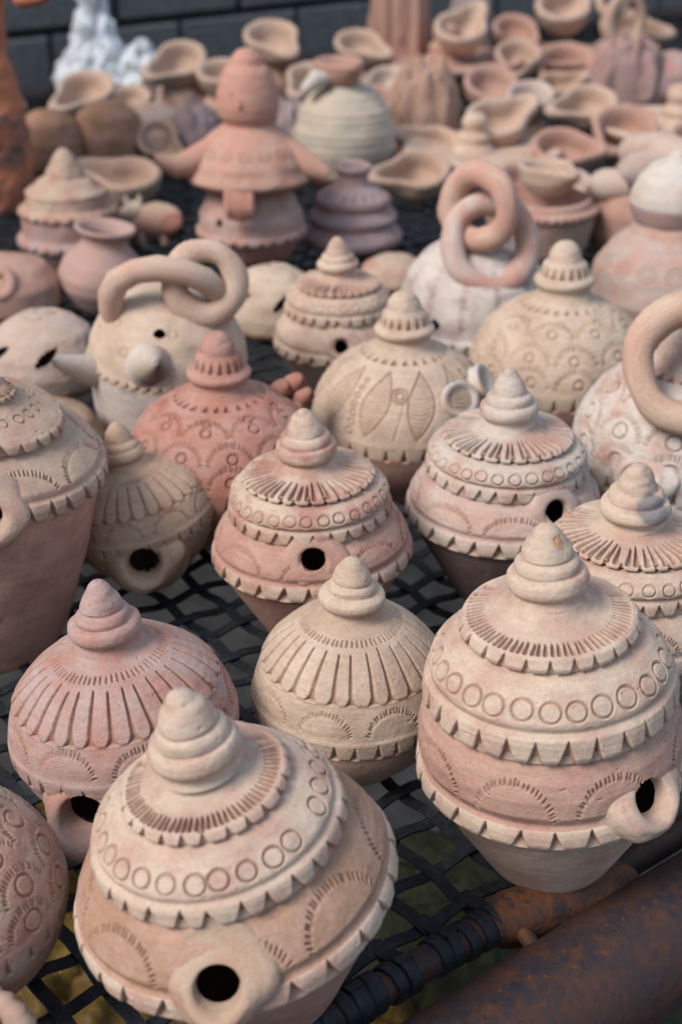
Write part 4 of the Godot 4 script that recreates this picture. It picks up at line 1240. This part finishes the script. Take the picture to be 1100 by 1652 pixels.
	lamp_cluster("oil lamp cluster at the top with a tall mauve knob, beside the tall relief figure", Vector3(0.300, 0, -3.90), 0.190, 0.075, Vector3(-0.018, 0.055, -0.05), [
		[Vector3(0.020, 0.110, -0.03), 0.072, 2.6], [Vector3(0.184, 0.085, -0.20), 0.062, 0.6], [Vector3(0.168, 0.050, 0.02), 0.064, -0.2], [Vector3(0.075, 0.020, 0.265), 0.068, 0.2], [Vector3(-0.184, 0.022, 0.14), 0.050, -0.8]], PINK, ROSE)
	lamp_cluster("dim oil lamp cluster in the top right, under the looped handle piece", Vector3(0.620, 0, -4.05), 0.165, 0.040, Vector3(0.10, 0.045, 0.0), [
		[Vector3(0.013, 0.115, -0.18), 0.080, 2.4], [Vector3(-0.02, 0.012, 0.13), 0.080, -0.6], [Vector3(0.19, 0.07, -0.12), 0.075, 1.2]], Color(0.40, 0.30, 0.25), ROSE)
	# lamp cups raised on short stems at the back left
	for q in [[Vector3(-0.406, 0, -3.68), 0.075, 0.064, -0.9, "oil lamp with a pinched pink cup, just right of the white bag", 0.55, CREAM, ROSE], [Vector3(-0.174, 0, -3.74), 0.110, 0.070, 0.5, "oil lamp on a stout stem with a wide cup, above the caped figure's head", 0.35, PINK, BROWN], [Vector3(0.050, 0, -3.90), 0.075, 0.062, 0.9, "oil lamp with an open cup behind the domed jug", 0.4, CREAM, PINK],
			[Vector3(-0.576, 0, -3.27), 0.075, 0.064, -0.6, "oil lamp with a tilted brown cup, in front of the white plastic bag", 0.4, PINK, BROWN], [Vector3(-0.765, 0, -3.30), 0.040, 0.045, 0.4, "oil lamp with pale rounded cup beside the terracotta statue at the left", 0.3, CREAM, BROWN], [Vector3(-0.290, 0, -3.62), 0.050, 0.062, 1.6, "oil lamp lying behind the mauve figurine, its cup turned right", 0.3, SAND, PINK], [Vector3(-0.070, 0, -3.55), 0.045, 0.066, -0.4, "oil lamp with a plain cup between the caped figure and the domed jug", 0.3, PINK, ROSE]]:
		var o := thing("stemmed_oil_lamp", q[4], "oil lamp", "oil lamp cups on stems at the back", q[0])
		part("stem", lathe([Vector3(0.02, 0, 1), Vector3(1.0, 0, 1), Vector3(1.1, 0.2, 1), Vector3(1.0, q[1] / q[2] * 0.6, 1), Vector3(0.72, q[1] / q[2] * 0.85, 1), Vector3(0.7, q[1] / q[2] + 0.02, 1), Vector3(0.55, q[1] / q[2] + 0.1, 1), Vector3(0, q[1] / q[2] + 0.12, 1)], q[2], 0.006, [[9, q[6], q[7], 0.6]], 0.004).mesh(), clay, o)
		cup_on(o, Vector3(0, q[1], 0), q[2] * 1.15, q[3], int(q[1] * 1000.0), q[5])
	# more cups and pots that fill the back of the table
	for q in [[Vector3(-0.500, 0, -3.42), 0.058, -0.4, 0, "plain lamp cup among the brown jars, in front of the white bag's right lobe"], [Vector3(-0.225, 0, -3.30), 0.062, 1.1, 1, "rosy lamp cup half hidden behind the caped figure's head"], [Vector3(0.085, 0, -3.42), 0.058, 0.6, 3, "rosy lamp cup squeezed between the domed jug and the seated figurine"],
			[Vector3(0.445, 0, -3.42), 0.064, -0.7, 4, "pale lamp cup on the open net between the left and right lamp clusters"], [Vector3(0.880, 0, -2.92), 0.066, 0.3, 1, "rosy lamp cup at the right edge above the shell lidded jar"], [Vector3(0.545, 0, -3.62), 0.058, 2.0, 2, "tan lamp cup left of the arched figurine's plinth"]]:
		var o := thing("lamp_cup", q[4], "oil lamp", "loose lamp cups at the back", q[0])
		part("foot", lathe([Vector3(0.02, 0, 1), Vector3(0.75, 0, 1), Vector3(0.8, 0.15, 1), Vector3(0.55, 0.45, 1), Vector3(0.5, 0.7, 1), Vector3(0, 0.75, 1)], q[1], 0.006, [[9, PINK, ROSE, 0.5]], 0.003).mesh(), clay, o)
		cup_on(o, Vector3(0, q[1] * 0.6, 0), q[1], q[2], q[3], 0.35)
	# brown jars at the left
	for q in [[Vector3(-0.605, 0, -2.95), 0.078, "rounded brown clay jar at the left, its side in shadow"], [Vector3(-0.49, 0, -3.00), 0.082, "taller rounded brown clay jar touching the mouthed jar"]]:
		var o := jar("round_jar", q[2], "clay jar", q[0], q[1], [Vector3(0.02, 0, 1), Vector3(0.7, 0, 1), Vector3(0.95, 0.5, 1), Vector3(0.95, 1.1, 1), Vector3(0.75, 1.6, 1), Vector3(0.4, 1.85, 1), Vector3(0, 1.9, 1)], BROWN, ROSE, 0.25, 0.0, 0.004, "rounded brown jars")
		part("rim", coil(ring_path(Vector3(0, q[1] * 1.82, 0), Vector3.UP, q[1] * 0.42, 24), [q[1] * 0.10], 10, SAND, BROWN, 0.5, true), clay, o)
	var mj := jar("mouthed_jar", "pale clay jar with a tubular side mouth, left of the mauve figurine", "clay jar", Vector3(-0.40, 0, -3.06), 0.085, [Vector3(0.02, 0, 1), Vector3(0.75, 0, 1), Vector3(1.0, 0.45, 1), Vector3(0.95, 1.0, 1), Vector3(0.7, 1.4, 1), Vector3(0.3, 1.6, 1), Vector3(0, 1.62, 1)], Color(0.50, 0.39, 0.33), PINK, 0.3)
	cup_on(mj, Vector3(0.020, 0.055, 0.065), 0.050, 0.8, 2, 0.8, "side_mouth")
	# an open dish in front of them
	var dish := thing("open_dish", "empty tan dish with a thick pinched rim, left of the caped figure's hand", "clay dish", "", Vector3(-0.425, 0, -2.78))
	cup_on(dish, Vector3.ZERO, 0.074, -1.9, 2, 0.25, "bowl")
	part("foot", lathe([Vector3(0.3, -0.02, 1), Vector3(0.5, 0.0, 1), Vector3(0.42, 0.12, 1), Vector3(0.3, 0.2, 1)], 0.082, 0.005, [[9, SAND, BROWN, 0.4]]).mesh(), clay, dish)
	# relief figures
	var pillars := [[-0.55, 0.60, 0.13, 0.22, 0.17], [0.55, 0.60, 0.13, 0.22, 0.17], [0.0, 0.78, 0.16, 0.14, 0.20], [0.0, 0.45, 0.22, 0.16, 0.16], [-0.25, 0.28, 0.2, 0.08, 0.18], [0.3, 0.28, 0.2, 0.08, 0.18]]
	figure("seated_figurine", "seated relief figurine of pale brown clay with raised sides, behind the grey jug's hole", Vector3(0.180, 0, -3.10), 0.078, 0.215, 0.055, pillars, SAND, ROSE)
	figure("standing_figurine", "tall standing relief figurine cut by the top edge, reddish plinth", Vector3(0.160, 0, -4.02), 0.083, 0.36, 0.06, [[-0.45, 0.5, 0.12, 0.5, 0.25], [0.5, 0.45, 0.12, 0.5, 0.25], [0, 0.6, 0.2, 0.25, 0.15]], PINK, ROSE)
	figure("mauve_figurine", "slim mauve figurine left of the caped figure's head", Vector3(-0.300, 0, -3.02), 0.050, 0.145, 0.040, pillars, MAUVE, Color(0.36, 0.26, 0.29), -0.3)
	figure("mauve_figurine", "narrow pale mauve figurine between the caped figure and the grey jug", Vector3(-0.105, 0, -3.10), 0.035, 0.135, 0.035, pillars, Color(0.50, 0.40, 0.41), MAUVE)
	figure("arched_figurine", "arched relief figurine with twin pillars among the lamp cups at the right", Vector3(0.69, 0, -3.52), 0.088, 0.200, 0.06, [[-0.6, 0.5, 0.12, 0.3, 0.3], [0.6, 0.5, 0.12, 0.3, 0.3], [0.0, 0.9, 0.3, 0.06, 0.12]], MAUVE, ROSE)
	figure("pale_plaque", "plain pale mauve slab standing at the top edge beside the lamp cups", Vector3(0.375, 0, -4.30), 0.062, 0.225, 0.03, [], Color(0.46, 0.39, 0.37), MAUVE)
	# the piece with looped handles
	var lo := thing("looped_handle_jug", "pale clay jug with open looped handles at the top right", "clay jug", "", Vector3(0.755, 0, -4.05))
	part("body", lathe([Vector3(0.02, 0, 1), Vector3(0.8, 0, 1), Vector3(1.0, 0.5, 1), Vector3(0.75, 1.2, 1), Vector3(0.45, 1.6, 1), Vector3(0.4, 2.4, 1), Vector3(0, 2.5, 1)], 0.055, 0.004, [[9, SAND, PINK, 0.4]], 0.003).mesh(), clay, lo)
	part("loop", coil(ring_path(Vector3(0.02, 0.165, 0.02), Vector3(0.3, 0.1, 1), 0.048, 28, 1.35), [0.016], 10, SAND, PINK, 0.4, true), clay, lo)
	part("loop", coil(ring_path(Vector3(-0.015, 0.235, 0.0), Vector3(-0.5, 0.1, 1), 0.040, 28, 1.4), [0.014], 10, CREAM, PINK, 0.4, true), clay, lo)
	# mauve lumps behind the arched figure
	var lu := jar("double_gourd_pot", "rounded mauve pot with two lobes behind the arched figurine", "clay pot", Vector3(0.845, 0, -3.72), 0.085, [Vector3(0.02, 0, 1), Vector3(0.8, 0, 1), Vector3(1.0, 0.5, 1), Vector3(0.9, 1.1, 1), Vector3(0.55, 1.5, 1), Vector3(0, 1.65, 1)], MAUVE, ROSE, 0.4)
	part("lobe", coil([Vector3(-0.07, 0.10, 0.04), Vector3(-0.075, 0.135, 0.04)], [0.045, 0.038], 14, MAUVE, ROSE, 0.35), clay, lu)
	# the flanged bowl
	var bw := thing("flanged_bowl", "wide pink bowl with scalloped flange behind the linked pink rings", "clay bowl", "", Vector3(0.345, 0, -2.40))
	var WL := Lathe.new([Vector3(0.02, 0, 2), Vector3(0.7, 0, 1), Vector3(0.95, 0.35, 1), Vector3(1.05, 0.8, 1), Vector3(1.08, 1.0, 1), Vector3(1.16, 1.06, 1), Vector3(1.15, 1.14, 1), Vector3(1.02, 1.18, 1), Vector3(0.98, 1.3, 1), Vector3(0.9, 1.33, 1), Vector3(0.82, 1.2, 1), Vector3(0.6, 0.9, 1), Vector3(0, 0.85, 1)], 0.0874, 0.003, 0.0, 1)
	notches(WL, 40, 1.04, 1.15, 0.005, 0.006, 0.0)
	WL.finish([[1.0, SAND, PINK, 0.4], [9, PINK, ROSE, 0.3]], wob, tint, 0.002, Vector3(5, 1, 0), CUT)
	var w0 := WL.row_at(1.03)
	part("bowl", WL.mesh(0, w0), clay, bw)
	part("flange", WL.mesh(w0, WL.nr - 1), clay, bw)
	cup_on(bw, Vector3(0.01, 0.112, -0.02), 0.055, 0.5, 0, 0.0, "inner_cup")
	# jar with a shell lid
	var sj := jar("shell_lidded_jar", "pinkish jar with a lobed shell shaped lid at the right edge", "clay jar", Vector3(0.525, 0, -2.45), 0.1029, [Vector3(0.02, 0, 1), Vector3(0.7, 0, 1), Vector3(0.95, 0.4, 1), Vector3(1.0, 0.85, 1), Vector3(0.88, 1.15, 1), Vector3(0.4, 1.3, 1), Vector3(0, 1.32, 1)], PINK, ROSE, 0.5)
	for q in [[Vector3(-0.07, 0.128, 0.04), Vector3(-0.045, 0.132, 0.05), 0.030], [Vector3(-0.02, 0.150, 0.045), Vector3(0.01, 0.155, 0.03), 0.038], [Vector3(0.045, 0.165, -0.02), Vector3(0.075, 0.160, 0.01), 0.040], [Vector3(0.0, 0.165, -0.05), Vector3(0.03, 0.170, -0.05), 0.036]]:
		part("shell_lobe", coil([q[0], q[1]], [q[2], q[2] * 0.92], 16, Color(0.56, 0.45, 0.38), PINK, 0.35, false, 0.004), clay, sj)
	part("grey_patch", coil([Vector3(0.085, 0.165, 0.035), Vector3(0.105, 0.160, 0.04)], [0.022, 0.020], 12, Color(0.27, 0.28, 0.31), MAUVE, 0.1), clay, sj)
	# dome pot with a big round knob
	var kp := thing("knobbed_pot", "mauve pink dome pot with a large round white topped knob at the right", "clay pot", "", Vector3(0.480, 0, -2.007))
	var KL := Lathe.new([Vector3(0.02, 0, 2), Vector3(0.7, 0, 2), Vector3(0.98, 0.4, 1), Vector3(1.08, 0.75, 1), Vector3(1.0, 1.1, 1), Vector3(0.8, 1.4, 1), Vector3(0.58, 1.58, 1), Vector3(0.5, 1.72, 1), Vector3(0.5, 1.78, 1)], 0.1058, 0.0025, -0.2, 1)
	for k in 15:
		KL.ring(-PI + TAU * (k + 0.3) / 15.0, KL.s_at(1.18), 0.12 * 0.1058, 0.002, 0.0022)
		KL.ring(-PI + TAU * (k + 0.3) / 15.0, KL.s_at(1.18), 0.06 * 0.1058, 0.002, 0.0022)
	KL.finish([[9, Color(0.50, 0.40, 0.36), PINK, 0.45]], wob, tint, 0.002, Vector3(5, 5, 0), CUT, 0.7)
	part("dome", KL.mesh(), clay, kp)
	part("knob", lathe([Vector3(0.5, 1.70, 1), Vector3(0.55, 1.80, 1), Vector3(0.60, 1.95, 1), Vector3(0.585, 2.12, 1), Vector3(0.50, 2.32, 1), Vector3(0.36, 2.48, 1), Vector3(0.2, 2.56, 1), Vector3(0.14, 2.58, 1), Vector3(0.11, 2.66, 1), Vector3(0, 2.70, 1)], 0.1058, 0.003, [[1.98, MAUVE, PINK, 0.4], [9, PALE, CREAM, 0.3]], 0.0015).mesh(), clay, kp)
	# a low lid lying in the gap
	var mo := jar("low_lid", "low plain clay lid lying between the small lantern and the ring pot", "clay lid", Vector3(0.089, 0, -2.28), 0.062, [Vector3(0.02, 0, 1), Vector3(0.95, 0, 1), Vector3(1, 0.15, 1), Vector3(0.8, 0.5, 1), Vector3(0.4, 0.72, 1), Vector3(0, 0.78, 1)], SAND, ROSE, 0.4)
	part("rim", coil(ring_path(Vector3(0, 0.006, 0), Vector3.UP, 0.060, 28), [0.006], 8, SAND, ROSE, 0.5, true), clay, mo)
	# behind the bucket pot: a brown pot with a stubby pink arm
	var ar := jar("arm_spouted_pot", "brown pot with stubby pink arm shaped spout at the left edge, above bucket shaped pot", "clay pot", Vector3(-0.355, 0, -1.53), 0.075, [Vector3(0.02, 0, 1), Vector3(0.7, 0, 1), Vector3(1, 0.4, 1), Vector3(1.0, 0.75, 1), Vector3(0.78, 1.1, 1), Vector3(0.35, 1.3, 1), Vector3(0, 1.33, 1)], SAND, BROWN, 0.6)
	part("arm_spout", coil([Vector3(-0.115, 0.128, 0.03), Vector3(-0.075, 0.122, 0.04), Vector3(-0.040, 0.110, 0.045)], [0.021, 0.021, 0.019], 16, Color(0.45, 0.23, 0.165), ROSE, 0.3), clay, ar)
	build_statue()
	build_bag()

func build_lady() -> void:
	var o := thing("caped_figure_lantern", "terracotta lantern shaped as a caped woman with one arm held out", "figurine", "", Vector3(-0.155, 0, -2.390))
	var orange := Color(0.56, 0.29, 0.225)
	o.scale = Vector3(0.94, 0.945, 0.94)
	var B := Lathe.new([Vector3(0.02, 0, 2), Vector3(0.055, 0, 1), Vector3(0.075, 0.02, 1), Vector3(0.093, 0.052, 1), Vector3(0.101, 0.056, 1), Vector3(0.102, 0.066, 1), Vector3(0.096, 0.070, 1), Vector3(0.094, 0.095, 1), Vector3(0.080, 0.125, 1), Vector3(0.062, 0.142, 1), Vector3(0.058, 0.155, 1)], 1.0, 0.003, 0.0, 1)
	notches(B, 26, 0.054, 0.068, 0.006, 0.006, 0.0)
	B.holes.append([Vector3(-0.052, 0.096, 0.078), 0.009])
	B.finish([[0.056, ROSE, RED, 0.4], [9, Color(0.52, 0.38, 0.34), ROSE, 0.42]], wob, tint, 0.002, Vector3(1, 2, 3), CUT)
	part("skirt_pot", B.mesh(), clay, o)
	var K := Lathe.new([Vector3(0.050, 0.140, 1), Vector3(0.085, 0.142, 1), Vector3(0.112, 0.158, 1), Vector3(0.117, 0.164, 1), Vector3(0.113, 0.172, 1), Vector3(0.104, 0.194, 1), Vector3(0.088, 0.218, 1), Vector3(0.068, 0.238, 1), Vector3(0.048, 0.250, 1), Vector3(0.042, 0.256, 1)], 1.0, 0.003, 0.0, 2)
	for k in 11:
		K.ring(-1.9 + k * 0.38, K.s_at(0.213), 0.010, 0.0022, 0.0022)
		K.ring(-1.9 + k * 0.38, K.s_at(0.213), 0.004, 0.0018, 0.002)
	for k in 80:
		K.groove(-2.0 + k * 0.05, K.s_at(0.180), -2.0 + k * 0.05, K.s_at(0.186), 0.0016, 0.0012, 0.0016)
	K.finish([[0.16, orange, RED, 0.3], [9, Color(0.54, 0.345, 0.27), orange, 0.45]], wob, tint, 0.003, Vector3(3, 2, 3), CUT)
	part("cape", K.mesh(), clay, o)
	var hd := lathe([Vector3(0.044, 0.248, 1), Vector3(0.045, 0.258, 1), Vector3(0.054, 0.270, 1), Vector3(0.057, 0.286, 1), Vector3(0.055, 0.306, 1), Vector3(0.049, 0.328, 1), Vector3(0.042, 0.345, 1), Vector3(0.035, 0.353, 1), Vector3(0.031, 0.355, 1), Vector3(0.027, 0.368, 1), Vector3(0.015, 0.380, 1), Vector3(0, 0.382, 1)], 1.0, 0.0025, [[9, orange, Color(0.55, 0.33, 0.25), 0.35]], 0.0015)
	part("head", hd.mesh(), clay, o)
	part("nose", coil([Vector3(-0.012, 0.302, 0.053), Vector3(-0.012, 0.296, 0.057)], [0.004, 0.005], 8, orange, RED, 0.3), clay, o)
	for k in 2:
		part("eye", coil([Vector3(-0.026 + 0.026 * k, 0.313, 0.046), Vector3(-0.026 + 0.026 * k, 0.313, 0.048)], [0.0022], 8, Color(0.16, 0.08, 0.06), CUT, 0.2), clay, o)
	part("arm", coil([Vector3(-0.070, 0.206, 0.03), Vector3(-0.105, 0.194, 0.045), Vector3(-0.130, 0.192, 0.058), Vector3(-0.152, 0.204, 0.064)], [0.028, 0.023, 0.020, 0.013], 16, orange, Color(0.5, 0.33, 0.25), 0.3, false, 0.002), clay, o)
	part("sleeve", coil([Vector3(0.070, 0.206, 0.02), Vector3(0.103, 0.188, 0.03), Vector3(0.128, 0.176, 0.03)], [0.028, 0.024, 0.016], 14, orange, Color(0.5, 0.33, 0.25), 0.4, false, 0.002), clay, o)
	for k in 5:
		var x := -0.032 + k * 0.0095
		part("finger", coil([Vector3(x, 0.158, 0.108), Vector3(x + 0.001, 0.136, 0.124), Vector3(x + 0.002, 0.112 + 0.003 * absf(k - 2.0), 0.114)], [0.0080, 0.0082, 0.0060], 8, orange, RED, 0.3), clay, o)

func build_statue() -> void:   # the large terracotta figure whose leg and arm reach in from the left
	var o := thing("terracotta_statue", "tall orange terracotta statue at the left edge, soot darkened below, one arm reaching right", "statue", "", Vector3(-0.690, 0, -2.75))
	var orange := Color(0.60, 0.22, 0.12)
	var soot := Color(0.15, 0.115, 0.105)
	var pts := [Vector3(0.02, 0, 2), Vector3(0.085, 0, 1), Vector3(0.09, 0.05, 1), Vector3(0.085, 0.16, 1), Vector3(0.072, 0.24, 1), Vector3(0.060, 0.30, 1), Vector3(0.062, 0.36, 1), Vector3(0.075, 0.44, 1), Vector3(0.085, 0.52, 1), Vector3(0.07, 0.60, 1), Vector3(0.035, 0.64, 1), Vector3(0.045, 0.68, 1), Vector3(0.05, 0.72, 1), Vector3(0.035, 0.77, 1), Vector3(0, 0.785, 1)]
	var L := Lathe.new(pts, 1.0, 0.006, 0.3, 2)
	for k in 12:
		L.bump(rng.randf_range(-1.5, 1.8), rng.randf_range(0.1, 0.8), 0.03, 0.04, rng.randf_range(-0.008, 0.010))
	L.finish([[0.10, orange, soot, 0.35], [0.19, orange, soot, 0.6], [9, orange, RED, 0.2]], wob, tint, 0.006, Vector3(3, 9, 0), CUT)
	var cut := L.row_at(0.30)
	part("skirt", L.mesh(0, cut), clay, o)
	part("torso", L.mesh(cut, L.nr - 1), clay, o)
	part("arm", coil([Vector3(0.06, 0.515, 0.0), Vector3(0.10, 0.440, 0.05), Vector3(0.125, 0.405, 0.10), Vector3(0.165, 0.412, 0.13)], [0.028, 0.025, 0.021, 0.013], 14, orange, RED, 0.3, false, 0.003), clay, o)

func build_bag() -> void:
	var o := thing("plastic_bag", "crumpled white plastic bag hanging in front of the block wall at the back left", "bag", "", Vector3(-0.635, 0.02, -3.78))
	var m := StandardMaterial3D.new()
	m.resource_name = "white_plastic"
	m.albedo_color = Color(0.84, 0.855, 0.87)
	m.roughness = 0.4
	m.backlight_enabled = true
	m.backlight = Color(0.3, 0.32, 0.34)
	var lobes := [[Vector3(0, 0, 0), [Vector3(0.0, 0, 1), Vector3(0.10, 0.0, 1), Vector3(0.115, 0.04, 1), Vector3(0.07, 0.12, 1), Vector3(0.045, 0.18, 1), Vector3(0.035, 0.23, 1), Vector3(0.045, 0.27, 1), Vector3(0.05, 0.36, 1), Vector3(0.045, 0.50, 1), Vector3(0.02, 0.58, 1), Vector3(0, 0.59, 1)], "hanging_part"], [Vector3(0.115, 0, 0.03), [Vector3(0.0, 0, 1), Vector3(0.06, 0.0, 1), Vector3(0.068, 0.03, 1), Vector3(0.055, 0.09, 1), Vector3(0.03, 0.13, 1), Vector3(0, 0.145, 1)], "side_bulge"]]
	for q in lobes:
		var L := Lathe.new(q[1], 1.0, 0.005, 0.0, 2, 0.08)
		for k in 80:
			var t := rng.randf_range(-2.0, 2.0)
			var s0 := rng.randf_range(0.15, 0.95) * L.s[L.nr - 1]
			L.groove(t, s0, t + rng.randf_range(-0.25, 0.25), s0 + rng.randf_range(-0.16, 0.16), 0.004, 0.012, rng.randf_range(0.005, 0.016))
		L.finish([[9, Color.WHITE, Color.WHITE, 0]], wob, tint, 0.02, q[0], Color.WHITE, 0.0)
		part(q[2], L.mesh(), m, o, Transform3D(Basis(), q[0]))
